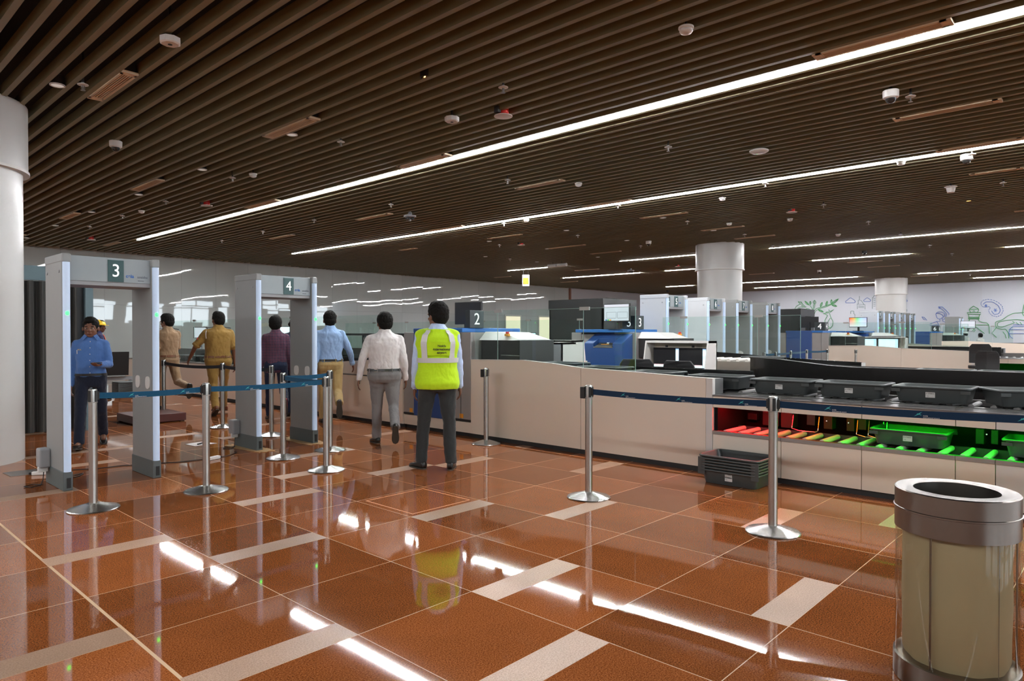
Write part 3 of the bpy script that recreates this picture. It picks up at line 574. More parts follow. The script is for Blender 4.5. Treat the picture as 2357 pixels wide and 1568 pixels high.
for q, (x, a, b) in enumerate(VENTS):
    lab = VL[q] if q < len(VL) and VL[q] else 'narrow tan slot vent between distant ceiling slats'
    place_vent(x, a, b, lab, 'distant slot vents in the ceiling' if lab.startswith('narrow') else None)
# downlights
def downlight():
    t = thing('downlight', 'small round white downlight between distant ceiling slats', 'lamp', group='small round downlights')
    o = MB().lathe([(.058, 0), (.07, 0), (.07, .012), (.058, .012)], n=24, cap=False, close=True).build('rim', M_WPLAS, t); smooth_by_angle(o)
    o = MB().lathe([(.062, .012), (.062, .10), (.03, .12)], n=24).build('can', M_DARK, t)
    o = MB().lathe([(.057, .006), (.050, .012)], n=24).build('lens', M_DLENS, t)
    return t
M_DLENS = emat('downlight lens', (1, 0.97, 0.9), 0.3)  # unlit lens given a faint glow of its own
d0 = downlight(); DLAB = ['round white downlight beside the leftmost slot vent', 'round white downlight below the second tan slot vent', 'round downlight above detector 3']
for q, (x, y) in enumerate(DOWN):
    o = d0 if q == 0 else copy_tree(d0)
    o.location = (x, y, CEIL - .01)
    if q < 3:
        o['label'] = DLAB[q]
        if 'group' in o: del o['group']
    else: o['label'] = 'small round white downlight between distant ceiling slats'; o['group'] = 'small round downlights'
# sprinklers
def sprinkler():
    t = thing('sprinkler', '', 'sprinkler')
    o = MB().lathe([(.012, 0), (.05, .004), (.05, .010), (.02, .022), (.012, .03)], n=20).build('cover_plate', M_WPLAS, t); smooth_by_angle(o)
    MB().lathe([(.022, -.05), (.022, -.046)], n=12).tube([(0, 0, 0), (0, 0, -.046)], .008, 6).tube([(-.014, 0, 0), (-.016, 0, -.03), (0, 0, -.046)], .003, 5).tube([(.014, 0, 0), (.016, 0, -.03), (0, 0, -.046)], .003, 5).build('nozzle', M_STEELD, t)
    MB().tube([(0, 0, .02), (0, 0, .5)], .012, 6).build('drop_pipe', M_DARK, t)
    return t
s0 = sprinkler()
SL = ['white sprinkler head beside the leftmost round downlight', 'white sprinkler head under the second slot vent', 'white sprinkler head just above the red backed speaker', None, None, None, None, 'white sprinkler head between the two linear lamps, left of the smoke detector', 'white sprinkler head between the two linear lamps, mid right',
      'white sprinkler head beside the nearest dome camera at right', 'white sprinkler head beyond the white cone fitting']
for q, (x, y) in enumerate(SPR):
    o = s0 if q == 0 else copy_tree(s0)
    o.location = (x, y, 3.90)
    if q < len(SL) and SL[q]: o['label'] = SL[q]
    else: o['label'] = 'small white sprinkler head hanging under distant slats'; o['group'] = 'sprinklers under the ceiling'
# smoke detectors
def smoke():
    t = thing('smoke_detector', '', 'smoke detector')
    o = MB().lathe([(.02, -.045), (.045, -.035), (.055, -.02), (.05, -.004), (.062, 0), (.062, .015)], n=24).build('head', M_WPLAS, t); smooth_by_angle(o)
    MB().ball((.018, 0, -.040), .006, n=6, m=5).ball((-.018, 0, -.040), .006, n=6, m=5).build('lens', M_DARK, t)
    MB().tube([(0, 0, .01), (0, 0, .5)], .01, 6).build('conduit', M_DARK, t)
    return t
k0 = smoke()
KL = ['white smoke detector near the far end of the nearest linear lamp', None, 'white smoke detector between the two nearest linear lamps', 'white smoke detector just beyond the second linear lamp, middle', 'white smoke detector under the second linear lamp at right', 'white smoke detector alone high at upper right centre']
for q, (x, y) in enumerate(SMOKE):
    o = k0 if q == 0 else copy_tree(k0)
    o.location = (x, y, 3.92)
    if q < len(KL) and KL[q]: o['label'] = KL[q]
    else: o['label'] = 'small white smoke detector under distant slats'; o['group'] = 'smoke detectors far off'
# octagonal sensors
for (x, y), lab in zip(SENSOR, ['white octagonal ceiling sensor above the leftmost slot vent', 'white octagonal ceiling sensor left of the red backed speaker']):
    t = thing('ceiling_sensor', lab, 'sensor', (x, y, 3.91))
    MB().lathe([(.07, -.035), (.085, -.025), (.085, .02)], n=8).build('housing', M_WPLAS, t)
    MB().lathe([(.018, -.038), (.018, -.034)], n=12).build('lens', M_DARK, t)
    MB().tube([(0, 0, .02), (0, 0, .4)], .012, 6).build('conduit', M_DARK, t)
# speakers
def speaker():
    t = thing('ceiling_speaker', '', 'speaker')
    o = MB().lathe([(.085, -.008), (.105, -.004), (.105, .004), (.085, .006)], n=28).build('grille', M_WPLAS, t); smooth_by_angle(o)
    o = MB().lathe([(.062, .006), (.062, .10)], n=20).build('fire_dome', M_RED, t); smooth_by_angle(o)
    MB().box(-.12, -.03, .02, -.07, .03, .09).build('bracket', M_DARK, t)
    return t
p0 = speaker()
PL = ['red backed round white ceiling speaker nearest the viewer', 'red backed round ceiling speaker above the nearest lamp, far left', 'red backed round ceiling speaker close to the back wall', 'red backed round ceiling speaker right of the middle column', 'red backed round ceiling speaker left of the middle column', 'red backed round ceiling speaker just beside the middle column sleeve']
for q, (x, y) in enumerate(SPK):
    o = p0 if q == 0 else copy_tree(p0)
    o.location = (x, y, 3.90); o['label'] = PL[q]
# dome cameras
def dome(dark=False):
    t = thing('dome_camera', '', 'camera'); m_ = M_RUB if dark else M_WPLAS
    o = MB().lathe([(.058, -.03), (.075, -.02), (.078, .05), (.07, .055)], n=24).build('housing', m_, t); smooth_by_angle(o)
    o = MB().lathe([(.052, -.028), (.048, -.05), (.035, -.068), (.015, -.078), (.003, -.080)], n=20).build('dome', M_BLACKG, t); smooth_by_angle(o, 60)
    MB().tube([(0, 0, .05), (0, 0, .4)], .014, 6).build('drop_rod', M_DARK, t)
    return t
c0 = dome()
CL = ['white dome camera above detector 3 at left', 'white dome camera nearest the viewer at upper right', 'white dome camera below the second linear lamp at right', 'white dome camera left of the middle column', 'white dome camera farthest right of the middle column', 'white dome camera near the orange ceiling sign']
for q, (x, y) in enumerate(DOME):
    o = c0 if q == 0 else copy_tree(c0)
    o.location = (x, y, 3.90); o['label'] = CL[q]
c1 = dome(True)
for q, (x, y) in enumerate(BDOME):
    o = c1 if q == 0 else copy_tree(c1)
    o.location = (x, y, 3.90); o['label'] = ['black dome camera right of the middle column', 'black dome camera left of the middle column near far wall'][q]
# multi lens cameras
for q, (x, y) in enumerate(MULTI):
    t = thing('multi_lens_camera', ['grey multi lens camera hanging between the two nearest lamps', 'grey multi lens camera hanging left of the middle column'][q], 'camera', (x, y, 3.84))
    o = MB().lathe([(.10, 0), (.13, .01), (.13, .04), (.09, .05), (.04, .06), (.04, .11)], n=24).build('ring_housing', M_GPLAS, t); smooth_by_angle(o)
    for a in range(4):
        MB().ball((.065 * math.cos(a * 1.571 + .4), .065 * math.sin(a * 1.571 + .4), -.018), .036, n=10, m=7).build('lens', M_BLACKG, t, smooth=True)
    MB().ball((0, 0, -.05), .028, n=10, m=7).build('centre_lens', M_GPLAS, t, smooth=True)
    MB().tube([(0, 0, .1), (0, 0, .5)], .02, 8).build('drop_rod', M_GPLAS, t)
x, y = AP[0]
t = thing('wireless_access_point', 'flat white rounded wireless access point under the slats, middle right', 'access point', (x, y, 3.905), R(20))
o = MB().lathe([(.04, -.028), (.10, -.024), (.125, -.008), (.125, .006), (.09, .02)], n=32).build('cover', M_WPLAS, t); smooth_by_angle(o, 50)
MB().ball((.05, .03, -.027), .004, n=6, m=5).build('status_light', M_GLED, t)
x, y = CONE[0]
t = thing('cone_beacon', 'white cone shaped ceiling fitting near the orange glowing downlight', 'ceiling fitting', (x, y, 3.90))
o = MB().lathe([(.05, -.09), (.055, -.088), (.07, -.01), (.095, 0), (.095, .01)], n=24).build('shell', M_WPLAS, t); smooth_by_angle(o)
MB().tube([(0, 0, .01), (0, 0, .4)], .012, 6).build('conduit', M_DARK, t)
M_OGL = emat('orange glowing lens', (1.0, 0.45, 0.12), 9.0)
for q, (x, y) in enumerate(OR):
    t = thing('warm_downlight', ['orange glowing downlight at right under the white cone fitting', 'small warm spot between slats left of the nearest sprinkler', 'warm spot at the very top edge of the view'][q], 'lamp', (x, y, 3.96))
    o = MB().lathe([(.05, 0), (.06, 0), (.06, .10), (.05, .10)], n=20, cap=False, close=True).build('can', M_DARK, t)
    MB().lathe([(.045, .0), (.045, .01)] if q == 0 else [(.022, .0), (.02, .01)], n=20).build('lens', M_OGL, t)
# hanging sign and box lamp
t = thing('hanging_sign', 'small orange and white portrait sign hanging near the back wall', 'sign', (20.43, 18.25, 3.55), R(-47))
MB().box(-.14, -.01, -.25, .14, .01, .2).build('board', M_WPLAS, t)
MB().box(-.11, -.016, -.17, .11, -.010, .08).build('print', M_ORANGE, t)
MB().tube([(-.1, 0, .2), (-.1, 0, .55)], .005, 5).tube([(.1, 0, .2), (.1, 0, .55)], .005, 5).build('hanger', M_DARK, t)
t = thing('air_purifier_box', 'grey white twin cylinder fitting hanging beside a distant lamp', 'ceiling fitting', (18.94, 15.42, 3.83), 0)
MB().tube([(0, -.42, 0), (0, -.02, 0)], .06, 14).build('barrel', M_WPLAS, t, smooth=False)
MB().tube([(0, .02, 0), (0, .42, 0)], .06, 14).build('barrel', M_WPLAS, t, smooth=False)
MB().tube([(0, -.2, .05), (0, -.2, .3)], .008, 5).tube([(0, .2, .05), (0, .2, .3)], .008, 5).build('hanger', M_DARK, t)

# ================= BARRIER POSTS AND BELTS =================
POSTS = [(1.732, 6.225, 'brushed steel barrier post nearest the left, in front of detector 3'),
         (2.626, 6.202, 'brushed steel barrier post in the middle of the long blue belt'),
         (3.863, 6.217, 'brushed steel barrier post ending the long blue belt, nearest of the cluster'),
         (3.907, 7.18, 'brushed steel barrier post in front of detector 4, left of the cluster'),
         (4.555, 7.244, 'brushed steel barrier post behind the post that ends the long belt'),
         (4.66, 8.884, 'brushed steel barrier post between the panels of detector 4, behind'),
         (4.57, 10.199, 'brushed steel barrier post in front of the walking officer in mustard khaki'),
         (4.433, 12.123, 'brushed steel barrier post beside detector 3, at the maroon box'),
         (6.186, 6.207, 'lone brushed steel barrier post close against the white lane panel'),
         (4.773, 3.534, 'brushed steel barrier post at the left end of the dark blue belt, centre right'),
         (4.834, 1.954, 'brushed steel barrier post in front of the red lit rollers'),
         (5.05, 0.30, 'brushed steel barrier post beyond the right edge')]
FAR = [(15.836, 6.622), (16.389, 6.577), (17.623, 6.682), (19.127, 6.818), (20.1, 6.60)]
def post_proto():
    t = thing('barrier_post', POSTS[0][2], 'barrier post', (POSTS[0][0], POSTS[0][1], 0))
    o = MB().lathe([(.186, 0), (.188, .006), (.182, .012), (.06, .047), (.042, .052), (.036, .052)], n=48).build('base', M_STEEL, t); smooth_by_angle(o, 25)
    o = MB().lathe([(.0315, .045), (.0315, .862), (.0315, .955), (.030, .968), (.024, .972)], n=32).build('pole', M_STEEL, t); smooth_by_angle(o, 30)
    h = MB()
    for a in range(4):
        c, s_ = math.cos(a * math.pi / 2 + .5), math.sin(a * math.pi / 2 + .5)
        h.X = Matrix.Rotation(a * math.pi / 2 + .5, 4, 'Z'); h.box(.029, -.011, .868, .0365, .011, .958)
    h.X = None; h.build('belt_slot', M_RUB, t)
    o = MB().lathe([(.0345, .86), (.0345, .866)], n=32).build('collar', M_STEELD, t)
    return t
bp = post_proto()
for q, (x, y, lab) in enumerate(POSTS):
    o = bp if q == 0 else copy_tree(bp, label=lab)
    o.location = (x, y, 0)
    o.rotation_euler = (0, 0, [0, .3, .9, .2, 1.1, .5, 0, .2, .7, .4, 0.05, 0][q])
for q, (x, y) in enumerate(FAR):
    copy_tree(bp, loc=(x, y, 0), label='distant steel barrier post in the belted row before the blue scanner', group='distant barrier posts')
copy_tree(bp, loc=(20.25, 5.9, 0), label='distant steel barrier post standing in front of the far white panel')
# clip-on wall receiver boxes on two posts
for (x, y), (dx, dy), lab in (((6.186, 6.207), (-.3, .95), 'black belt clip on the lone post by the white lane panel'), ((4.773, 3.534), (-.3, .95), 'black belt clip on the left end post of the dark belt')):
    o = MB().cbox((0, 0, 0), (.04, .045, .10)).build('belt_clip', M_RUB, bevel=.004); o.location = (x + dx * .05, y + dy * .05, .905); tag(o, lab, 'belt clip')
def belt(name, a, b, lab, m, logos=True, sag=.012, h=.048):
    ax, ay = POSTS[a][:2] if isinstance(a, int) else a; bx, by = POSTS[b][:2] if isinstance(b, int) else b
    d = Vector((bx - ax, by - ay, 0)); l = d.length; d.normalize()
    t = thing('barrier_belt', lab, 'barrier belt', (ax + d.x * .036, ay + d.y * .036, .915), math.atan2(d.y, d.x))
    l -= .072; n = 16; rings = []
    for i in range(n + 1):
        x = l * i / n; z = -sag * 4 * (x / l) * (1 - x / l)
        rings.append([(x, -.0012, z - h / 2), (x, .0012, z - h / 2), (x, .0012, z + h / 2), (x, -.0012, z + h / 2)])
    MB().loft(rings).build('webbing', m, t)
    MB().box(l - .012, -.009, -.034, l + .006, .009, .034).build('buckle', M_RUB, t, bevel=.002)
    MB().box(-.006, -.009, -.034, .010, .009, .034).build('buckle', M_RUB, t, bevel=.002)
    if logos:
        k = int(l / .62) + 1
        for q in range(k):
            x = l * (q + .62) / k
            if x > l - .14: x = l - .2
            z = -sag * 4 * (x / l) * (1 - x / l)
            s_ = -.002
            MB().add([(x - .03, s_, z - .014), (x - .002, s_, z - .001), (x + .014, s_, z + .016), (x - .008, s_, z + .004)], [(0, 1, 2, 3)]).add([(x - .012, s_, z + .006), (x + .012, s_, z - .004), (x + .009, s_, z - .006), (x - .014, s_, z + .003)], [(0, 1, 2, 3)]).build('swoosh_print', M_TEAL, t, rec=False)
            text('noida', .012, M_WPLAS, t, (x + .02, s_, z - .008), FACE_MY, 'print', .0003, 'LEFT')
            text('international airport', .011, M_WPLAS, t, (x + .02, s_, z - .019), FACE_MY, 'print', .0003, 'LEFT')
    return t
belt('b', 0, 1, 'blue printed belt from the leftmost post to the second post', M_BELT)
belt('b', 1, 2, 'blue printed belt crossing in front of detector 4', M_BELT)
belt('b', 2, 3, 'short blue belt doubling back to the post by detector 4', M_BELT)
belt('b', 3, 4, 'short blue belt behind the long one in front of detector 4', M_BELT, False)
belt('b', 7, 6, 'black belt across the officers at hand height', M_BELTK, False, .03)
belt('b', 6, 5, 'dark belt passing behind detector 4', M_BELTK, False, .02)
M_BELT2 = cloth('dark navy belt webbing', (0.006, 0.026, 0.062), 0.05, 30)
belt('b', 9, 10, 'dark navy belt in front of the white lane end panel', M_BELT2)
belt('b', 10, 11, 'dark navy belt running out of view at right before the trays', M_BELT2)
for q in range(4):
    belt('b', FAR[q], FAR[q + 1], 'distant blue belt between far posts before the blue scanner', M_BELT, False).__setitem__('group', 'distant blue belts')

# ================= WALK-THROUGH DETECTORS =================
def detector(x, y, num, lab, dp=.57, w=.82, H=2.14, tz=.065, near=True, light=False, rz=0.0):
    # x,y: near left corner of the left panel
    t = thing('walk_through_detector', lab, 'metal detector', (x, y, 0), rz)
    mp = M_DETL if light else M_DET
    for s_, x0 in ((0, 0), (1, w - tz)):
        p = MB().box(x0, .03, .10, x0 + tz, dp, H - .07).build('side_panel', mp, t, bevel=.008)
        sh = MB().prism([(x0 - .006, -.006), (x0 + tz + .006, -.006), (x0 + tz + .006, dp + .008), (x0 - .006, dp + .008)], 0, .17 if near else .12, 'z').build('foot_shoe', M_DETB, t, bevel=.006)
        if near: MB().cbox((x0 + tz / 2 + .005, -.008, .07), (.03, .012, .09)).build('shoe_notch', M_RUB, sh)
        MB().box(x0 - .004, -.004, H - .08, x0 + tz + .004, dp + .004, H).build('top_cap', mp, t, bevel=.012)
        lb = MB().tube([(x0 + tz / 2, .010, .17), (x0 + tz / 2, .010, H - .08)], .030, 12).build('light_bar', M_TUBE, t)
        smooth_by_angle(lb)
        MB().ball((x0 + tz / 2, -.018, 1.60), .016, .012, .02, n=8, m=6).build('green_status_light', M_GLED, lb, smooth=True)
        # oval hand slots on the inner / outer faces
        if near:
            xs = x0 if s_ == 1 else x0
            for yy in ((.13, .40) if s_ == 1 else ()):
                pr = []
                for q in range(20):
                    a = 2 * math.pi * q / 20; e = .7
                    cy = yy + .055 * math.copysign(abs(math.cos(a)) ** e, math.cos(a)); cz = .93 + .062 * math.copysign(abs(math.sin(a)) ** e, math.sin(a))
                    pr.append((cy, cz))
                MB().prism(pr, xs - .008, xs + .002, 'x').build('hand_slot_cover', M_WPLAS, t)
        else:
            if s_ == 1:
                pr = [(.30 + .12 * math.copysign(abs(math.cos(2 * math.pi * q / 20)) ** .8, math.cos(2 * math.pi * q / 20)), .95 + .055 * math.sin(2 * math.pi * q / 20)) for q in range(20)]
                MB().prism(pr, x0 - .008, x0 + .002, 'x').build('hand_slot_cover', M_WPLAS, t)
        if s_ == 0:
            for yy in (.10, dp - .07): o = MB().tube([(x0 - .006, yy, H - .16), (x0, yy, H - .16)], .014, 12).build('screw_cap', M_GPLAS, t)
    hd = MB().box(tz, .05, H - .24, w - tz, dp - .03, H - .01).build('header', M_DETH, t, bevel=.004)
    MB().box(tz, .06, H - .275, w - tz, dp - .04, H - .24).build('header_underside', M_GPLAS, t)
    # numbered plate and maker marks on the header
    cx = w * .5
    MB().box(cx - .03, .043, H - .235, cx + .105, .0505, H - .03).build('number_plate', M_SIGNT, t)
    text(num, .17, M_TXTW, t, (cx + .037, .041, H - .135), FACE_MY, 'number', .001, sx=.9)
    if near:
        text('ceia', .046, M_TXTB, t, (cx + .160, .048, H - .175), FACE_MY, 'maker_mark', .001, font_off=.0012)
        text('smiths', .036, M_TXTG, t, (cx + .272, .048, H - .18), FACE_MY, 'maker_mark', .001)
        text('detection', .014, M_TXTG, t, (cx + .258, .048, H - .215), FACE_MY, 'maker_mark', .001)
    else:
        MB().box(tz + .005, .043, H - .235, tz + .13, .0505, H - .05).build('teal_plate', M_SIGNT, t)
        text('ceia', .05, M_TXTB, t, (cx + .18, .048, H - .15), FACE_MY, 'maker_mark', .001)
        MB().box(tz + .02, .040, H - .15, tz + .10, .044, H - .13).build('plate_print', M_TXTW, t)
    return t
detector(1.745, 7.113, '3', 'grey walk-through metal detector numbered 3 at left')
detector(3.935, 7.858, '4', 'grey walk-through metal detector numbered 4 behind the belts')
sc_ = 1.04
for x, num, lab, lt in ((11.62, '5', 'distant grey metal detector, first and nearest of the numbered row', True), (13.28, '6', 'distant grey metal detector, second in the numbered row', True), (14.66, '7', 'distant grey metal detector, third in the numbered row', False), (16.30, '8', 'distant grey metal detector, last of the numbered row by the black booth', False)):
    detector(x - .03, 6.74, num, lab, dp=.60 + (.25 if num == '8' else 0), w=.80, H=2.17, near=False, light=lt)
for x, num, lab, lt in ((25.75, '9', 'far grey metal detector beside the rainbow screen', True), (27.15, '10', 'far grey metal detector, second in the farther row', False), (28.55, '11', 'far grey metal detector, third in the farther row', True), (30.05, '12', 'far grey metal detector, last in the farther row', False),
                        (38.2, '13', 'farthest grey metal detector standing alone beside the white screen', False)):
    detector(x, 6.80 if num != '13' else 6.56, num, lab, dp=.60, w=.80, H=2.20, near=False, light=lt)
# power boxes clipped on the far side of two detector panels
for (x, y, lab) in ((1.70, 7.60, 'grey power box clipped at the left foot of the detector nearest the column'), (3.89, 8.36, 'grey power box clipped on the detector behind the belts')):
    t = thing('power_box', lab, 'power supply', (x, y, 0))
    MB().box(-.045, -.07, .16, .045, .07, .34).build('case', M_GPLAS, t, bevel=.015)
    MB().box(-.05, -.04, .12, .03, .0, .17).build('plug', M_WPLAS, t, bevel=.006)
    MB().tube([(0, -.02, .14), (-.01, -.03, .05), (-.04, -.08, .008), (-.12, -.12, .008), (-.16, -.04, .008), (-.08, .02, .008), (-.02, -.06, .008)], .0045, 6).build('coiled_lead', M_RUB, t)
# cardboard under detector 4
for (x, y, w_, l_, rz, lab) in ((3.97, 8.12, .16, .66, .05, 'torn cardboard sheet under the near panel of detector 4'), (4.72, 8.14, .18, .66, -.04, 'torn cardboard sheet under the far panel of detector 4')):
    pts = []
    for q in range(36):
        a = 2 * math.pi * q / 36; rr = 1 + random.uniform(-.10, .10)
        pts.append((math.copysign(min(1, abs(math.cos(a)) * 1.25), math.cos(a)) * w_ * .75 * rr, math.copysign(min(1, abs(math.sin(a)) * 1.25), math.sin(a)) * l_ * .62 * rr))
    o = MB().prism(pts, .001, .006, 'z').build('cardboard_sheet', M_CARD); o.location = (x, y, 0); o.rotation_euler.z = rz; tag(o, lab, 'cardboard')
# cables and adapters on the floor
def cable(pts, lab, r=.005, z=.006):
    P = [Vector((a, b, z)) for a, b in pts]; q = []
    for i in range(len(P) - 1):
        p0_, p1_, p2_, p3_ = P[max(i - 1, 0)], P[i], P[i + 1], P[min(i + 2, len(P) - 1)]
        for s_ in range(6):
            t_ = s_ / 6
            q.append(.5 * ((2 * p1_) + (p2_ - p0_) * t_ + (2 * p0_ - 5 * p1_ + 4 * p2_ - p3_) * t_ ** 2 + (3 * p1_ - p0_ - 3 * p2_ + p3_) * t_ ** 3))
    q.append(P[-1])
    o = MB().tube(q, r, 6).build('power_cable', M_RUB, smooth=True); tag(o, lab, 'cable'); return o
cable([(2.078, 8.136), (2.153, 8.089), (2.275, 8.024), (2.375, 8.018), (2.517, 8.004), (2.598, 7.952), (2.733, 7.878), (2.848, 7.863), (2.948, 7.792), (3.119, 7.757), (3.234, 7.748), (3.313, 7.740)], 'thin black cable across the floor from detector 3 to the white adapter')
cable([(3.415, 7.749), (3.542, 7.774), (3.651, 7.865), (3.703, 7.896), (3.726, 8.002)], 'short dark cable from the white adapter to detector 4')
cable([(1.981, 7.799), (2.050, 7.847), (2.093, 7.864), (2.067, 7.798), (1.998, 7.721), (1.963, 7.729)], 'loop of thin cable beside the post at detector 3')
for (x, y, rz, lab) in ((3.335, 7.678, .3, 'white inline adapter on the floor between the detectors'), (1.795, 8.122, -.5, 'white power adapter beside the steel plate at left')):
    t = thing('power_adapter', lab, 'adapter', (x, y, 0), rz)
    MB().box(-.075, -.025, .001, .075, .025, .035).build('body', M_WPLAS, t, bevel=.006)
    MB().box(.075, -.012, .008, .10, .012, .028).box(-.10, -.012, .008, -.075, .012, .028).build('socket', M_RUB, t)
for pl, lab in ((((1.553, 8.507), (1.566, 8.216), (1.829, 8.210), (1.839, 8.493)), 'flat steel floor box lid at the foot of the left column'), (((3.539, 9.001), (3.560, 8.733), (3.853, 8.765), (3.753, 9.027)), 'flat steel floor box lid between the two detectors')):
    cx_ = sum(p[0] for p in pl) / 4; cy_ = sum(p[1] for p in pl) / 4
    o = MB().prism([(p[0] - cx_, p[1] - cy_) for p in pl], .0005, .004, 'z').build('floor_box_lid', M_STEELD); o.location = (cx_, cy_, 0); tag(o, lab, 'floor box')
o = MB().tube([(0, 0, .012), (.11, .09, .012)], .008, 8).build('marker_pen', M_RUB); o.location = (3.624, 8.810, 0); tag(o, 'black marker pen lying on the floor box lid', 'pen')
# inspection cover let into the floor
m_ = MB()
xa, ya, xb, yb = 3.385, 4.215, 4.01, 4.84
for a, b, c, d in ((xa, ya, xb, ya + .008), (xa, yb - .008, xb, yb), (xa, ya, xa + .008, yb), (xb - .008, ya, xb, yb)): m_.box(a, b, 0, c, d, .0012)
o = m_.build('inspection_cover', mat('orange joint edging', (0.80, 0.38, 0.20), 0.6)); tag(o, 'square inspection cover edging set in the red floor', 'floor cover')
# maroon box behind detector 3
t = thing('maroon_platform', 'low maroon wooden platform box behind detector 3', 'platform', (3.73, 11.40, 0))
MB().box(0, 0, .015, .78, .78, .135).build('box', M_WOOD, t, bevel=.004)
for a, b in ((.05, .05), (.73, .05), (.05, .73), (.73, .73)): MB().box(a - .03, b - .03, 0, a + .03, b + .03, .015).build('foot', M_RUB, t)

# ================= CURTAIN CUBICLE AT LEFT =================
t = thing('curtain_cubicle', 'blue grey framed cubicle with charcoal curtain beside the left column', 'cubicle', (2.2, 11.4, 0))
fr = MB().box(-.9, -.04, 2.16, 1.0, .04, 2.36).build('header_beam', M_CUBG, t)
MB().box(.87, -.06, 0, .97, .04, 2.36).build('post', M_CUBG, t)
MB().box(.78, .04, 0, .82, 2.2, 2.16).build('side_panel', M_CUBD, t)
MB().box(.82, .04, 0, .90, .10, 2.2).box(-.9, 1.9, 0, .80, 1.95, 2.2).build('rear_panel', M_CUBD, t)
rings = []; n = 120
for i in range(n + 1):
    x = -.85 + 1.62 * i / n; y = .045 * math.sin(i * .62) + .015 * math.sin(i * 1.7)
    rings.append([(x, y, .03), (x, y + .006, .03), (x, y + .006 - .01, 2.15), (x, y - .01, 2.15)])
o = MB().loft(rings).build('curtain', M_CURT, t, smooth=False)
for i in range(8): MB().tube([(-.8 + i * .2, 0, 2.13), (-.8 + i * .2, 0, 2.17)], .008, 6).build('curtain_hook', M_STEELD, t)

# ================= WASTE BIN =================
t = thing('waste_bin', 'tall round clear walled waste bin with brushed steel rim at lower right', 'bin', (3.268, .569, 0), .6)
o = MB().lathe([(.205, 0), (.222, .004), (.222, .095), (.205, .098)], n=64).build('base_ring', M_STEELB, t); smooth_by_angle(o)
o = MB().lathe([(.216, .09), (.216, .63), (.212, .63), (.212, .07)], n=64, cap=False, close=True).build('clear_wall', M_CLEARP, t); smooth_by_angle(o)
o = MB().lathe([(.205, .62), (.219, .62), (.219, .700), (.223, .702), (.223, .708), (.219, .710), (.219, .781), (.214, .785), (.160, .785), (.152, .781), (.152, .60), (.16, .60), (.20, .70)], n=72, cap=False, close=True).build('rim', M_STEELB, t); smooth_by_angle(o, 30)
ln = MB(); ring = []
for z, rr in ((.06, .165), (.12, .185), (.35, .190), (.60, .190), (.66, .185)):
    ring.append([((rr + .003 * math.sin(k * .9 + z * 9)) * math.cos(2 * math.pi * k / 72), (rr + .003 * math.sin(k * .9 + z * 9)) * math.sin(2 * math.pi * k / 72), z) for k in range(72)])
ln.loft(ring, cap=False); o = ln.build('liner_bag', M_LINER, t, smooth=True)
m_ = MB(); a = R(-158); m_.tube([(.1925 * math.cos(a), .1925 * math.sin(a), .08), (.1935 * math.cos(a), .1935 * math.sin(a), .64)], .0012, 5).build('bag_seam', M_SEAM, t)
for a in (.3, 2.3, 4.4): MB().tube([(.205 * math.cos(a), .205 * math.sin(a), .05), (.205 * math.cos(a), .205 * math.sin(a), .66)], .004, 6).build('support_rod', M_STEELB, t)

# ================= TRAYS =================
def rrect(hx, hy, r, z, n=5):
    pts = []
    for cx, cy, a0 in ((hx - r, hy - r, 0), (-hx + r, hy - r, 90), (-hx + r, -hy + r, 180), (hx - r, -hy + r, 270)):
        for k in range(n + 1):
            a = R(a0 + 90 * k / n); pts.append((cx + r * math.cos(a), cy + r * math.sin(a), z))
    return pts
def tray_proto():
    t = thing('tray', '', 'tray')
    rings = [rrect(.168, .252, .04, 0), rrect(.170, .255, .045, .003), rrect(.1915, .2785, .05, .117), rrect(.212, .298, .05, .118), rrect(.215, .301, .05, .121), rrect(.215, .301, .05, .131), rrect(.212, .298, .05, .135),
             rrect(.196, .282, .045, .135), rrect(.193, .279, .045, .131), rrect(.166, .250, .04, .008), rrect(.12, .20, .03, .006)]
    m_ = MB().loft(rings)
    for sx in (-1, 1):
        for sy in (-1, 1): m_.box(sx * .207 - .006, sy * .26 - .035, .085, sx * .207 + .004, sy * .26 + .035, .112)
    o = m_.build('tub', M_TRAY, t); smooth_by_angle(o, 50)
    st = MB().box(-.1895, -.035, .042, -.1815, .035, .088); 
    lo = st.build('sticker', M_WPLAS, t); lo.rotation_euler = (0, -.0, 0)
    text('0 370022', .016, M_TXTK, lo, (-.1905, 0, .076), FACE_MX, 'print', .0004)
    text('tray', .010, M_TXTK, lo, (-.1905, .018, .056), FACE_MX, 'print', .0004)
    return t
tr0 = tray_proto(); TR_USED = [False]
def place_tray(x, y, z, lab, rz=0.0, group=None, ry=0.0):
    if not TR_USED[0]: o = tr0; TR_USED[0] = True
    else: o = copy_tree(tr0)
    o.location = (x, y, z); o.rotation_euler = (0, 0, rz); o['label'] = lab
    if group: o['group'] = group
    elif 'group' in o: del o['group']
    return o

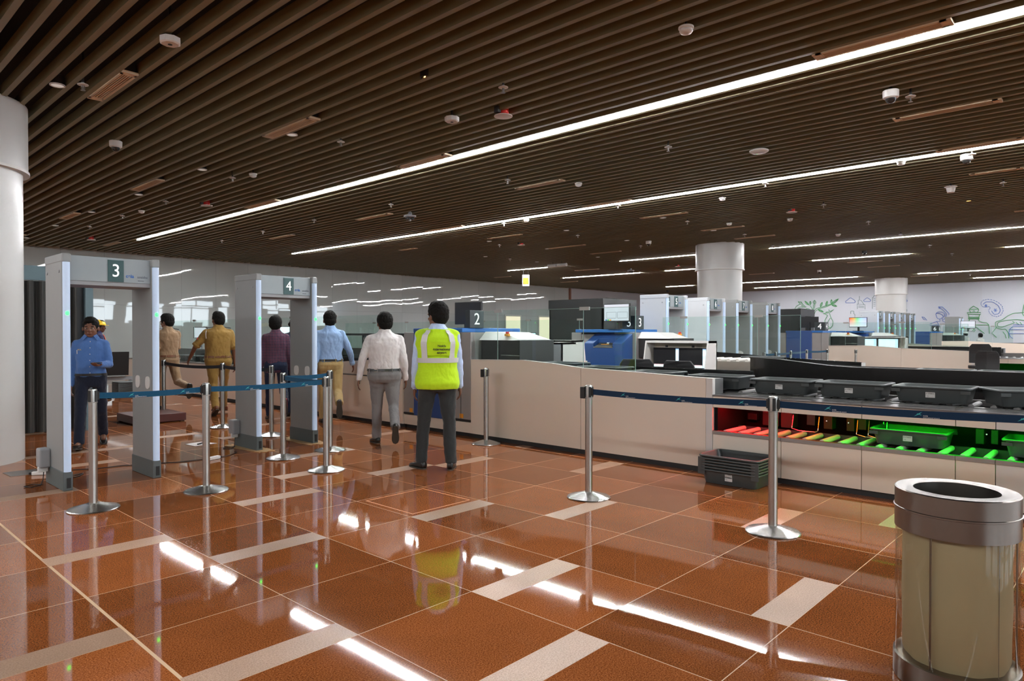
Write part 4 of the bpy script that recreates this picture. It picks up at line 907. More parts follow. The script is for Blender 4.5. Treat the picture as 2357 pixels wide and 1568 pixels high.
# ================= LANES (tray belts and scanners) =================
SEAMS = [2.52, 1.82, 1.125, .86]
TOPP = [(3.21, .957), (3.5, .965), (4.15, .988), (4.87, 1.008), (5.30, 1.045), (5.79, 1.074), (6.735, 1.058)]
def lane(X0, m, where, full=True, sign=None, mon=None, screen=None):
    """X0 is the passenger side face; the lane grows by m along X."""
    def B(mb_, u0, y0, z0, u1, y1, z1): return mb_.box(min(X0 + m * u0, X0 + m * u1), y0, z0, max(X0 + m * u0, X0 + m * u1), y1, z1)
    def mk(name, lab, cat, y, grp=None): return thing(name, lab, cat, (X0, y, 0), group=grp)
    def bd(mb_, name, mm, par, **k): return mb_.build(name, mm, par, world=True, **k)
    # --- loading conveyor ---
    t = mk('loading_conveyor', 'two level tray loading conveyor ' + where, 'conveyor', 1.0)
    ys = [3.21] + SEAMS + [-.4, -1.6]
    for a, b in zip(ys[:-1], ys[1:]):
        bd(B(MB(), .0, b + .003, .057, .03, a - .003, .403), 'lower_panel', M_WHITE if a != .86 else M_WHITE2, t)
        bd(B(MB(), .0, b + .003, .675, .02, a - .003, .788), 'upper_fascia', M_WHITE if a != .86 else M_WHITE2, t)
        bd(B(MB(), -.012, b + .0015, .405, .045, a - .0015, .44), 'steel_lip', M_STEELD, t)
    bd(B(MB(), .04, -1.6, 0, .6, 3.21, .055), 'kick_strip', M_KICK, t)
    bd(B(B(MB(), .045, -1.6, .33, .60, 3.21, .36), .50, -1.6, .36, .53, 3.21, .445), 'roller_bed', M_DARK, t)
    bd(B(MB(), .0205, -1.6, .677, .026, 3.21, .785), 'fascia_light_stop', M_DARK, t)  # unseen strip added to stop lane light leaking through the fascia seams
    bd(B(MB(), .27, -1.6, .792, .345, 3.21, .808), 'deck_rear_edge', M_DECK, t)
    bd(B(B(B(MB(), -.012, -1.6, .786, .27, 3.21, .80), .02, -1.6, .74, .82, 3.21, .76), .78, -1.6, .76, .82, 3.21, .83), 'deck', M_DECK, t)  # underside plate widened to keep lane light off the upper rollers
    bd(B(B(MB(), .70, -1.6, .0, .76, 3.21, .78), .03, 3.17, .06, .70, 3.205, .74), 'back_board', M_BACK, t)
    mlo = M_ROLL
    y = 3.10; protoU = None
    while y > (-.3 if full else .8):
        for (u0, u1, z, nm) in ((.05, .49, .425, 'lower_roller'), (.40, .77, .798, 'upper_roller')):
            bd(MB().tube([(X0 + m * u0, y, z), (X0 + m * u1, y, z)], .025, 12), nm, M_ROLL if nm[0] == 'l' else M_ROLLU, t, smooth=False)
        y -= .155
    # dividers between the deck plates
    for yy in SEAMS[:3]: bd(B(MB(), -.005, yy - .006, .80, .27, yy + .006, .822), 'divider', M_CLEARP, t)
    # machinery seen between the decks
    if full:
        for q, (y0, y1, z0, z1, u) in enumerate(((3.02, 3.12, .50, .57, .62), (2.78, 2.95, .46, .66, .60), (2.62, 2.74, .46, .66, .55), (2.42, 2.5, .50, .62, .6), (2.25, 2.33, .48, .66, .58), (2.05, 2.12, .48, .66, .58), (1.95, 2.02, .50, .60, .6), (1.02, 1.08, .47, .6, .58), (.92, .97, .48, .6, .58), (2.85, 2.90, .60, .66, .5))):
            bx_ = bd(B(MB(), u, y0, z0, .70, y1, z1), 'drive_box', M_SIGN if q in (0, 3) else M_DARK, t, bevel=.004)
        for (y0, y1) in ((2.60, 2.35), (2.0, 1.78), (1.9, 1.75)):
            bd(MB().tube([(X0 + m * .52, y0, .60), (X0 + m * .48, y0, .47), (X0 + m * .46, y0 - .08, .455), (X0 + m * .46, y1 + .02, .455), (X0 + m * .48, y1, .47), (X0 + m * .52, y1, .60)], .006, 6), 'wire_guard', M_STEEL, t)
        bd(B(MB(), .55, 2.56, .645, .60, 2.66, .655), 'work_light', M_TXTW, t)
        for yy in (2.30, 2.1, 1.0): bd(MB().ball((X0 + m * .57, yy, .56), .006, n=6, m=5), 'status_dot', M_TXTW, t)
        bd(B(MB(), .12, 2.60, .732, .175, 3.16, .735), 'red_light_bar', M_REDL, t)
        bd(B(MB(), .12, 2.10, .732, .175, 2.50, .735), 'amber_light_bar', M_ORNL, t)
        bd(B(MB(), .12, -.3, .732, .175, 1.88, .735), 'green_light_bar', M_GRNL, t)
    else:
        bd(B(MB(), .0215, -.3, .69, .032, 3.0, .735), 'green_light_bar', M_GRNL, t)
    # --- high side counter ---
    t = mk('counter_panel', 'tall white side counter ' + where, 'counter', 5.0)
    seam = 4.87
    def topz(y):
        for (a, za), (b, zb) in zip(TOPP[:-1], TOPP[1:]):
            if a <= y <= b: return za + (zb - za) * (y - a) / (b - a)
        return TOPP[-1][1]
    for a, b, nm in ((3.285, 4.867, 'front_panel'), (4.873, 6.735, 'front_panel')):
        pr = [(a, .057)] + [(y_, topz(y_)) for y_ in [a] + [p[0] for p in TOPP if a < p[0] < b] + [b]] + [(b, .057)]
        bd(MB().prism(pr, X0, X0 + m * .04, 'x'), nm, M_WHITE, t)
    bd(B(MB(), -.006, 3.21, .03, .05, 3.280, .960), 'end_trim', M_WHITE2, t)
    bd(B(MB(), .02, 3.21, 0, .045, 6.735, .055), 'kick_strip', M_KICK, t)
    m_ = MB()
    prs = [p for p in TOPP]
    for (a, za), (b, zb) in zip(prs[:-1], prs[1:]):
        m_.prism([(a, za), (b, zb), (b, zb + .006), (a, za + .006)], X0 - m * .004, X0 + m * .06, 'x')
    bd(m_, 'top_edge', M_WHITE2, t)
    t2 = X0 != 11.5 and mk('conveyor_tunnel', 'dark conveyor bed inside the counter ' + where, 'conveyor', 4.5)
    if t2:
        bd(B(MB(), .07, 3.24, .80, .16, 4.9, .93), 'side_box', M_DARK, t2)
        bd(B(B(MB(), .06, 3.215, .80, .24, 3.24, .955), .06, 3.24, .935, .24, 4.6, .955), 'end_box', M_GMET, t2)
        bd(B(MB(), .16, 3.4, .80, .9, 6.6, .83), 'bed', M_DARK, t2)
        bd(B(MB(), .92, 3.2, .2, .96, 6.7, 1.0), 'inner_board', M_BLACKG, t2)
        bd(B(MB(), .2, 3.3, .2, .8, 6.6, .78), 'frame_body', M_DARK, t2)
    # --- glass screens over the counter ---
    gt = mk('glass_screen', 'glass screen on the counter ' + where, 'glass screen', 5.4)
    for a, b in ((4.17, 4.86), (4.89, 6.28), (6.30, 6.73)):
        bd(MB().prism([(a, topz(a)), (b, topz(b)), (b, 1.715), (a, 1.715)], X0 + m * .075, X0 + m * .083, 'x'), 'glass_pane', M_GLASS, gt)
        bd(B(MB(), .074, a, topz(a), .084, a + .004, 1.715), 'pane_edge', M_EDGE, gt)
    bd(B(MB(), .0745, 4.17, 1.712, .0835, 6.73, 1.716), 'top_edge', M_EDGE, gt)
    for y_ in (4.875, 6.29): bd(B(MB(), .068, y_ - .07, 1.69, .090, y_ + .07, 1.73), 'clamp', M_STEELD, gt)
    # --- scanner ---
    s = mk('baggage_scanner', 'blue and grey baggage scanner ' + where, 'scanner', 7.4)
    bd(B(B(B(MB(), .0, 6.74, .235, 1.0, 7.20, 1.43), 0, 7.95, .235, 1.0, 8.19, 1.43), .01, 7.20, .235, 1.0, 7.95, 1.40), 'housing', M_SCG, s, bevel=.006)
    bd(B(MB(), -.004, 6.93, .24, .004, 6.936, 1.42), 'door_seam', M_KICK, s)
    bd(B(MB(), -.02, 7.20, .205, .06, 7.94, 1.49), 'blue_cover', M_BLUE, s, bevel=.012)
    bd(B(MB(), -.01, 6.90, 1.432, 1.18, 7.96, 1.49), 'top_cover', M_BLUEL, s, bevel=.01)
    bd(B(MB(), -.006, 6.74, .21, .03, 8.19, .235), 'base_rail', M_KICK, s)
    bd(B(MB(), .005, 6.74, .057, .04, 8.19, .20), 'plinth_panel', M_WHITE, s)
    bd(B(MB(), .05, 6.74, 0, .9, 8.19, .057), 'kick_strip', M_KICK, s)
    for y_, z_ in ((8.02, .275), (7.80, .245), (6.92, .28)): bd(B(MB(), -.024 if y_ == 7.80 else -.003, y_ - .035, z_ - .03, -.0195 if y_ == 7.80 else .004, y_ + .035, z_ + .03), 'warning_sticker', M_ORANGE, s)
    # operator side: blue wedge with sloping control recess
    U0, U1 = 1.34, 1.0
    W = MB(); pr = [(U1, .05), (U0, .05), (U0, 1.235), (U1 - .08, 1.45), (U1 - .08, 1.30)]
    xz = lambda p: (X0 + m * p[0], p[1])
    W.prism([xz(p) for p in pr], 6.80, 7.00, 'y'); W.prism([xz(p) for p in pr], 7.42, 7.62, 'y')
    W.prism([xz(p) for p in [(U1, .05), (U0, .05), (U0, 1.16), (U1 - .0, 1.25)]], 7.0, 7.42, 'y')
    W.prism([xz(p) for p in [(U1 + .16, 1.22), (U1 + .18, 1.33), (U1 - .08, 1.45), (U1 - .08, 1.30)]], 7.0, 7.42, 'y')
    bd(W, 'control_console', M_BLUE, s)
    k = bd(MB().prism([xz(p) for p in [(U0 - .01, 1.165), (U0 - .01, 1.18), (U1 + .16, 1.245), (U1 + .16, 1.23)]], 7.02, 7.40, 'y'), 'keyboard', M_DARK, s)
    bd(B(MB(), U0 - .02, 7.0, 1.158, U0 + .012, 7.42, 1.172), 'palm_rest', M_STEELD, s)
    if full:
        text('M', .06, M_TXTW, k, (X0 + m * 1.20 - s.location.x, 7.2 - s.location.y, 1.232), (R(58), 0, R(-90) if m < 0 else R(90)), 'letter', .001)
        bd(MB().prism([xz(p) for p in [(1.25, 1.19), (1.25, 1.215), (1.22, 1.222), (1.22, 1.2)]], 7.15, 7.32, 'y'), 'orange_strip', M_ORANGE, s)
    # shielded tunnel and silver hood towards the loading side
    h = mk('scanner_hood', 'silver sloping tunnel hood with dark curtains ' + where, 'scanner hood', 6.4)
    bd(B(B(MB(), .20, 6.02, .98, .90, 6.38, 1.325), .20, 6.385, .98, .90, 6.735, 1.325), 'curtain_box', M_DARK, h, bevel=.004)
    rp = MB(); rings = []
    for y_, z_ in ((6.735, 1.44), (6.40, 1.43), (6.10, 1.335)):
        rings.append([(X0 + m * .16, y_, 1.325), (X0 + m * .28, y_, z_), (X0 + m * .82, y_, z_), (X0 + m * .94, y_, 1.325)])
    rp.loft(rings); bd(rp, 'sloping_roof', M_WHITE2, h)
    bd(MB().lathe([(.038, 0), (.038, .03), (.028, .032)], c=(X0 + m * .24, 6.28, 1.38), n=18), 'stop_button_base', M_ORANGE, h)
    bd(MB().lathe([(.022, .032), (.026, .045), (.022, .058)], c=(X0 + m * .24, 6.28, 1.38), n=16), 'stop_button', M_RED, h)
    bd(B(MB(), .19, 6.02, 1.12, .195, 6.35, 1.13), 'pull_bar', M_STEEL, h)
    # number sign
    if sign:
        g = mk('lane_number_sign', 'dark lane number sign box reading %s ' % sign[0] + sign[1], 'sign', 7.05)
        xa, xb = sorted((X0 + m * sign[2], X0 + m * (sign[2] + .27)))
        if sign[0] == '2': xb = xa + .27
        bx_ = bd(MB().box(xa, 6.88, 1.49, xb, 6.97 if sign[0] == '2' else 7.18, 1.74), 'sign_box', M_SIGN, g, bevel=.004)
        gx = g.location.x
        text(sign[0], .23, M_TXTW, g, ((xa + xb) / 2 - gx, 6.877 - 7.05, 1.61), FACE_MY, 'number', .001)
        if sign[0] != '2': text(sign[0], .23, M_TXTW, g, (xa - .003 - gx, 7.03 - 7.05, 1.61), FACE_MX, 'number', .001)
    # monitor on the scanner
    if mon:
        u, yc, zc, lab, sm, back = mon
        g = mk('scanner_monitor', lab, 'monitor', yc)
        bd(MB().box(X0 + m * u - .02, yc - .28, zc - .165, X0 + m * u + .02, yc + .28, zc + .165), 'casing', M_RUB, g, bevel=.006)
        sx = X0 + m * u + (.0205 if back else -.0235)
        sc = bd(MB().box(sx, yc - .265, zc - .145, sx + .003, yc + .265, zc + .15), 'screen', sm, g)
        uo = (-1 if back else 1) * m
        bd(B(MB(), u + uo * .025, yc - .03, 1.49, u + uo * .06, yc + .03, zc), 'stand', M_RUB, g)
        bd(B(MB(), u - .1, yc - .14, 1.49, u + .12, yc + .14, 1.50), 'stand_foot', M_RUB, g)
        if sm is M_SCRW:
            for yy in (-.13, .11): bd(MB().box(sx - .002, yc + yy - .10, zc - .10, sx, yc + yy + .10, zc - .095).box(sx - .002, yc + yy - .11, zc - .10, sx, yc + yy - .106, zc + .01).box(sx - .002, yc + yy + .10, zc - .10, sx, yc + yy + .104, zc + .01).box(sx - .002, yc + yy - .11, zc + .008, sx, yc + yy + .104, zc + .012), 'image_outline', M_TXTG, sc)
            for q, mm in enumerate((M_TXTB, M_GRNS, M_ORANGE)): bd(MB().box(sx - .002, yc + .20 - q * .045, zc - .143, sx, yc + .24 - q * .045, zc - .12), 'status_square', mm, sc)
M_GRNS = mat('green screen square', (0.05, 0.6, 0.08), 0.5)

lane(6.42, 1, 'in the nearest lane', True, ('2', 'on the scanner beside the vest wearer', .12), (.53, 7.34, 1.715, 'large monitor seen from behind above the nearest scanner', M_SCRD, True))
lane(11.5, -1, 'in the second lane', True, ('3', 'on the scanner with the sloping blue console', .50), (1.10, 7.07, 1.79, 'monitor with a white scan image on the second scanner', M_SCRW, False))
lane(20.6, 1, 'in the third lane beyond the detector row', False, ('4', 'on the blue scanner in the third lane', .15), (.75, 7.55, 1.75, 'dark monitor seen from behind beside the sign reading 4', M_SCRD, True))
lane(25.7, -1, 'in the fourth lane', False, None, (1.10, 7.1, 1.78, 'monitor with rainbow coloured screen', M_RAIN, False))
lane(35.3, 1, 'in the fifth lane near the mural', False, ('6', 'in the farthest lane', .15), (.9, 5.9, 1.80, 'white lit monitor in the farthest lane', M_SCRW, False))

# ---- exit side of the nearest lane, running towards the back wall ----
def exit_side(X0, m, where, Y1=20.2, trays=()):
    t = thing('exit_counter', 'long low white exit counter ' + where, 'counter', (X0, 8.2, 0))
    ys = [9.88, 11.3, 13.0, 14.7, 16.4, 18.1, Y1]
    W = lambda a, b, za, zb, nm, mm: MB().prism([(a, .057), (a, za), (b, zb), (b, .057)], X0, X0 + m * .04, 'x').build(nm, mm, t, world=True)
    W(8.195, 9.875, 1.05, .945, 'end_panel', M_WHITE)
    for a, b in zip(ys[:-1], ys[1:]): W(a + .003, b - .003, .735, .735, 'front_panel', M_WHITE)
    xa, xb = sorted((X0 + m * .05, X0 + m * .62))
    MB().box(xa, 8.2, 0, xb, Y1, .055).build('kick_strip', M_KICK, t, world=True)
    xa, xb = sorted((X0 - m * .01, X0 + m * .9))
    MB().box(xa, 8.2, .735, xb, Y1, .755).build('roller_deck', M_STEELD, t, world=True)
    xa, xb = sorted((X0 + m * .86, X0 + m * .90))
    MB().box(xa, 8.2, .755, xb, Y1, 1.02).build('rear_guard', M_BLACKG, t, world=True)
    gt = thing('glass_screen', 'tall glass screens on the exit counter ' + where, 'glass screen', (X0, 13, 0))
    y = 8.7
    xa, xb = sorted((X0 + m * .075, X0 + m * .083))
    while y < 17:
        MB().box(xa, y, .76 if y > 9.8 else 1.0, xb, y + 1.42, 1.71).build('glass_pane', M_GLASS, gt, world=True)
        MB().box(xa - .001, y, .9, xb + .001, y + .004, 1.71).build('pane_edge', M_EDGE, gt, world=True)
        MB().box(xa - .008, y - .08, 1.685, xb + .008, y + .06, 1.725).build('clamp', M_STEELD, gt, world=True)
        y += 1.44
    for q, y in enumerate(trays): place_tray(X0 + m * .40, y, .757, 'dark grey tray in the row on the exit counter behind the officers', 0, 'trays on the exit counter')
exit_side(6.40, 1, 'in the nearest lane behind the walking people', 20.2, [13.0 + .68 * q for q in range(8)])
exit_side(11.5, -1, 'in the second lane by the back wall', 20.2)
# dark framed hood over the exit belt
t = thing('exit_hood_frame', 'dark framed glazed hood over the exit belt behind the man in light blue', 'machine hood', (6.52, 8.9, 0))
fm = MB()
for y in (8.45, 9.35, 10.4):
    for x in (6.62, 7.25): fm.box(x - .025, y - .03, .76, x + .025, y + .03, 1.40)
for z in (.98, 1.38):
    for x in (6.62, 7.25): fm.box(x - .02, 8.45, z, x + .02, 10.4, z + .035)
for y in (8.45, 10.4): fm.box(6.62, y - .02, 1.38, 7.25, y + .02, 1.415)
fm.build('frame', M_DARK, t, world=True)
MB().box(6.66, 8.48, .76, 7.2, 10.38, .98).build('lower_body', M_DARK, t, world=True)
MB().box(6.615, 8.48, 1.02, 6.62, 10.38, 1.37).build('side_glass', M_GLASS, t, world=True)
for y in (8.5, 9.3, 9.42): MB().box(6.585, y, 1.30, 6.60, y + .05, 1.35).build('hinge', M_STEELD, t, world=True)

# operator side of the second lane: black sides with a tray return belt
t = thing('tray_return_conveyor', 'long glossy black sided tray return conveyor behind the loaded trays', 'conveyor', (9.6, 1.5, 0))
pr = [(-1.6, .05), (-1.6, .968), (2.85, .970), (3.15, .985), (3.45, 1.015), (3.80, 1.050), (4.22, 1.072), (4.22, .05)]
MB().prism(pr, 9.60, 9.63, 'x').build('side_panel', M_BLACKG, t, world=True)
m_ = MB()
for (a, za), (b, zb) in zip(pr[1:6], pr[2:7]): m_.prism([(a, za), (b, zb), (b, zb + .005), (a, za + .005)], 9.597, 9.66, 'x')
m_.build('top_edge', M_DECK, t, world=True)
MB().box(9.63, -1.6, .80, 10.25, 4.2, .83).build('belt_bed', M_DARK, t, world=True)
MB().box(10.25, -1.6, .05, 10.29, 4.2, .96).build('far_side_panel', M_DARK, t, world=True)
t = thing('roller_table', 'grey steel roller table next to the operator desk', 'conveyor', (9.6, 4.6, 0))
MB().box(9.62, 4.23, .86, 10.4, 5.4, 1.00).build('side_frame', M_STEELD, t, world=True)
for q in range(8): MB().tube([(9.66, 4.30 + q * .14, 1.012), (10.36, 4.30 + q * .14, 1.012)], .026, 10).build('roller', M_ROLL, t, world=True)
for q in range(4): MB().box(9.66 + (q % 2) * .66, 4.3 + (q // 2) * 1.0, 0, 9.72 + (q % 2) * .66, 4.36 + (q // 2) * 1.0, .86).build('leg', M_DARK, t, world=True)
# wavy black inner lining of the second lane's far counter
t = thing('inner_lining', 'black inner lining of the second lane counter with white end edge', 'counter lining', (11.38, 4.5, 0))
pp = [(3.23, .972), (3.70, .985), (4.15, 1.005), (4.75, 1.035), (5.2, 1.065), (5.7, 1.090), (6.7, 1.09)]
MB().prism([(3.23, .5)] + pp + [(6.7, .5)], 11.36, 11.395, 'x').build('lining', M_BLACKG, t, world=True)
MB().box(10.75, 3.6, .80, 11.36, 5.9, .90).build('bed', M_GMET, t, world=True)
MB().box(11.36, 3.19, .5, 11.435, 3.23, .965).build('white_end', M_WHITE2, t, world=True)
place_tray(10.85, 4.55, .91, 'dark grey tray lying inside the second lane counter')
# trays standing on the return belt
place_tray(9.87, 1.84, .838, 'dark grey tray on the black sided return conveyor, left of two')
place_tray(9.87, 1.20, .838, 'dark grey tray on the black sided return conveyor, right of two')

# trays of the nearest lane, upper deck
UP = [(6.95, 3.38, .834, 0, 'dark grey tray at the counter end on the upper deck'), (6.915, 2.665, .825, 0, 'dark grey tray on the upper deck, first right of the counter end'), (6.915, 2.02, .825, 0, 'dark grey tray on the upper deck, second from the counter end'),
      (6.915, 1.366, .825, 0, 'dark grey tray on the upper deck, third from the counter end'), (7.02, .72, .825, .55, 'dark grey tray turned askew on the upper deck at right'),
      (6.90, 4.15, .850, 0, 'dark grey tray under the smoked lid behind the white counter'), (6.90, 4.86, .88, 0, 'dark grey tray rising behind the glass screen, nearer one'), (6.90, 5.52, .91, 0, 'dark grey tray behind the glass screen close to the hood')]
for x, y, z, rz, lab in UP: place_tray(x, y, z, lab, rz)
place_tray(6.765, 1.502, .4525, 'dark grey tray on the lower rollers glowing green inside')
place_tray(6.765, .545, .4525, 'dark grey tray on the lower rollers at the right edge, green inside')
# stack on the floor in front of the lane
for q in range(6):
    place_tray(6.185, 2.84, .002 + q * .0265, ['bottom tray of the grey tray stack on the floor', 'second lowest tray in the floor stack', 'third lowest tray in the floor stack', 'third tray from the top in the floor stack', 'second tray from the top in the floor stack', 'top tray of the grey tray stack on the floor'][q])

# ================= OPERATOR DESKS =================
def desk(x, y0, y1, z0, z1, depth, lab, screens=None, open_front=True, slope=.06):
    t = thing('operator_desk', lab, 'desk', (x, (y0 + y1) / 2, 0))
    d = depth
    for (a, b, nm) in ((y0, y0 + .02, 'end_panel'), (y1 - .02, y1, 'end_panel')):
        MB().prism([(x + slope, z1), (x + d, z1), (x + d, z0), (x - .0, z0), ] if open_front else [(x, z1), (x + d, z1), (x + d + slope, z0), (x, z0)], a, b, 'y').build(nm, M_WHITE2, t, world=True)
    MB().box(x + slope if open_front else x, y0, z1 - .03, x + d, y1, z1).build('top_panel', M_WHITE2, t, world=True)
    MB().box(x, y0, z0 - .03, x + d + .1, y1, z0).build('desk_top', M_WHITE, t, world=True)
    if open_front: MB().box(x + d - .02, y0, z0, x + d, y1, z1).build('back_panel', M_WHITE, t, world=True)
    else: MB().box(x, y0, z0, x + .02, y1, z1).build('back_panel', M_SCG, t, world=True)
    MB().box(x + d * .4, y0 + .05, 0, x + d * .6, y1 - .05, z0 - .03).build('pedestal', M_DARK, t, world=True)
    # perforated speech holes
    h = MB()
    for a in range(5):
        for b in range(6):
            if open_front: h.cbox((x + d - .022, y0 + .22 + a * .018, z1 - .06 - b * .022), (.004, .008, .008))
            else: h.cbox((x - .001, y0 + (y1 - y0) * .42 + a * .018, z0 + .12 + b * .022), (.004, .008, .008))
    h.build('speech_holes', M_KICK, t, world=True)
    return t
desk(8.62, 4.42, 5.42, .90, 1.31, .34, 'white framed operator desk with two screens, facing the chairs', slope=.09)
for q, (yc, lab) in enumerate(((5.12, 'dark monitor in the white operator desk, farther one'), (4.70, 'dark monitor in the white operator desk, nearer one'))):
    t = thing('desk_monitor', lab, 'monitor', (8.80, yc, .90))
    MB().box(-.012, -.215, .02, .012, .215, .31).build('casing', M_RUB, t, bevel=.004)
    sc = MB().box(-.014, -.205, .03, -.0125, .205, .30).build('screen', M_SCRD, t)
    MB().box(-.016, -.203, .032, -.0142, -.155, .298).build('side_strip', M_SCRB, sc)
    MB().box(-.0165, -.199, .20, -.0160, -.159, .27).box(-.0165, -.199, .07, -.0160, -.159, .15).build('strip_fields', M_SCRC, sc)
    MB().box(-.016, -.15, .032, -.0142, .20, .062).build('bottom_bar', M_SCRC, sc); MB().box(-.016, -.15, .064, -.0142, .20, .070).build('red_line', M_SCRR, sc)
    MB().box(.012, -.03, .0, .05, .03, .2).build('stand', M_RUB, t); MB().cbox((0, 0, .33), (.02, .03, .03)).build('webcam', M_RUB, t)
desk(8.00, 6.42, 7.9, .92, 1.28, .34, 'grey backed operator desk behind the nearest scanner hood', open_front=False)
desk(8.95, 7.0, 8.2, .95, 1.30, .36, 'white operator desk beside the sloping blue console', open_front=False)
desk(23.1, 5.35, 6.95, .92, 1.31, .34, 'distant white operator desk with two cyan screens')
for yc, lab in ((6.45, 'distant cyan lit desk monitor, farther one'), (5.85, 'distant cyan lit desk monitor, nearer one')):
    t = thing('desk_monitor', lab, 'monitor', (23.25, yc, .92))
    MB().box(-.012, -.28, .02, .012, .28, .33).build('casing', M_RUB, t); MB().box(-.015, -.27, .03, -.012, .27, .32).build('screen', M_SCRC, t)
    MB().box(-.017, -.265, .03, -.015, -.2, .31).build('side_strip', M_SCRB, t)
desk(22.0, 6.5, 7.6, .92, 1.30, .34, 'distant grey backed operator desk behind the third lane', open_front=False)

# ================= CHAIRS =================
def chair(x, y, rz, lab, top=1.08, arms=False):
    t = thing('office_chair', lab, 'chair', (x, y, 0), rz)
    # backrest on the -y side, sitter faces +y
    rings = []
    for i in range(9):
        z = top - .46 + .46 * i / 8; w = .23 * (1 - .25 * max(0, (i - 6) / 2) ** 2) ; c = .03 * math.sin(i / 8 * 3.1)
        rings.append([(-w, -.20 + c, z), (0, -.25 + c, z), (w, -.20 + c, z), (w * .98, -.165 + c, z), (0, -.21 + c, z), (-w * .98, -.165 + c, z)])
    o = MB().loft(rings).build('backrest', M_SEAT, t, bevel=.01)
    o = MB().loft([rrect(.23, .22, .08, top - .60), rrect(.245, .235, .09, top - .58), rrect(.24, .23, .09, top - .53)]).build('seat', M_SEAT, t)
    MB().tube([(0, -.22, top - .3), (0, -.26, top - .5), (0, -.1, top - .61)], .018, 8).build('back_stem', M_RUB, t)
    MB().tube([(0, 0, .1), (0, 0, top - .6)], .028, 10).build('gas_column', M_RUB, t)
    b = MB()
    for a in range(5):
        c, s_ = math.cos(a * 1.2566), math.sin(a * 1.2566); b.tube([(0, 0, .10), (.29 * c, .29 * s_, .065)], [.025, .016], 8)
        b.ball((.29 * c, .29 * s_, .032), .03, n=10, m=7)
    b.build('star_base', M_RUB, t)
chair(7.86, 5.02, R(-60), 'black office chair back behind the glass at the operator desk', 1.08)
chair(8.0, 4.38, R(-90), 'black office chair back before the nearer desk monitor', 1.07)
chair(18.6, 2.62, R(-95), 'dark office chair back in front of the far green glow', 1.02)
chair(19.9, 2.99, R(-80), 'dark high office chair beside the end of the far white panel', 1.16)

# beam seats, tray pile and counter seen through detector 3
t = thing('beam_seat', 'black waiting seat on a grey beam seen through detector 3', 'seat', (5.2, 17.95, 0), R(-10))
for q in range(2):
    x = -.55 + q * .58
    MB().prism([(-.05, .42), (.42, .40), (.42, .44), (-.02, .46), (-.14, .98), (-.18, .98)], x, x + .5, 'x').build('seat_shell', M_SEAT, t)
MB().box(-.7, .1, .30, .75, .2, .38).build('beam', M_GPLAS, t)
for x in (-.5, .6): MB().box(x, -.1, 0, x + .06, .45, .30).build('leg', M_GPLAS, t)
MB().box(-.06, -.05, .45, -.02, .38, .66).build('armrest', M_GPLAS, t)
for q in range(9):
    place_tray(5.35, 16.6, .002 + q * .0265, 'grey tray in the low pile by the beam seats', R(90), 'low tray pile by the beam seats')

# ================= SCREENS AND BOOTHS BEHIND =================
def wallscreen(x, y, z0, z1, w, lab, mm, rz=R(-45)):
    t = thing('standing_screen', lab, 'monitor', (x, y, 0), rz)
    MB().box(-w / 2 - .02, -.02, z0 - .02, w / 2 + .02, .02, z1 + .02).build('casing', M_RUB, t)
    MB().box(-w / 2, -.024, z0, w / 2, -.0205, z1).build('screen', mm, t)
    MB().box(-.03, .0, .75, .03, .05, z0).build('stand', M_GPLAS, t); MB().box(-.2, -.15, 0, .2, .2, .75).build('cabinet', M_WPLAS, t)
wallscreen(8.45, 20.3, 1.29, 1.58, .36, 'bright white screen between the two khaki officers', M_SCRW)
wallscreen(10.1, 18.5, 1.37, 1.60, .34, 'cyan lit screen seen through detector 4', M_SCRC)
wallscreen(15.2, 14.0, 1.18, 1.42, .30, 'small cyan screen in grey frame, left of two before the doorway', M_SCRC)
wallscreen(15.9, 14.0, 1.18, 1.42, .30, 'small cyan screen in grey frame, right of two before the doorway', M_SCRC)
t = thing('swing_arm_monitor', 'dark monitor on a slim pole arm before the second doorway', 'monitor', (16.6, 12.6, 0), R(-45))
MB().box(-.02, -.02, 0, .02, .02, 1.55).build('pole', M_GMET, t); MB().box(0, -.015, 1.3, .34, .015, 1.33).build('arm', M_GMET, t); MB().box(.32, -.03, 1.15, .62, -.0, 1.45).build('screen_back', M_GMET, t, bevel=.006)
def booth(x0, y0, x1, y1, H, lab):
    t = thing('search_booth', lab, 'booth', ((x0 + x1) / 2, (y0 + y1) / 2, 0))
    MB().box(x0, y0, 0, x0 + .05, y1, H - .32).build('side_wall', M_BOOTH, t, world=True)
    MB().box(x0, y0, 0, x0 + (x1 - x0) * .35, y0 + .05, H - .32).box(x1 - (x1 - x0) * .25, y0, 0, x1, y0 + .05, H - .32).build('front_wall', M_BOOTH, t, world=True)
    MB().box(x1 - .05, y0, 0, x1, y1, H - .32).box(x0, y1 - .05, 0, x1, y1, H - .32).build('rear_wall', M_BOOTH, t, world=True)
    MB().box(x0 - .02, y0 - .02, H - .32, x1 + .02, y1 + .02, H).build('header_band', M_BOOTH, t, world=True)
    m_ = MB(); n = 24; rings = []
    for i in range(n + 1):
        x = x0 + (x1 - x0) * (.35 + .40 * i / n); y = y0 + .06 + .03 * math.sin(i * 1.1); rings.append([(x, y, .05), (x, y + .01, .05), (x, y + .01, H - .32), (x, y, H - .32)])
    m_.loft(rings).build('curtain', M_CURT, t, world=True)
    MB().tube([(x0 + .3, y0 + .2, H), (x0 + .5, y0 + .25, H + .03), (x0 + .9, y0 + .1, H + .01)], .012, 5).build('loose_cable', M_RUB, t, world=True)
booth(17.4, 12.35, 19.25, 14.5, 2.5, 'large black search booth left of the white scan screen')
booth(30.9, 11.3, 32.6, 13.2, 2.5, 'distant black search booth behind detector 8')

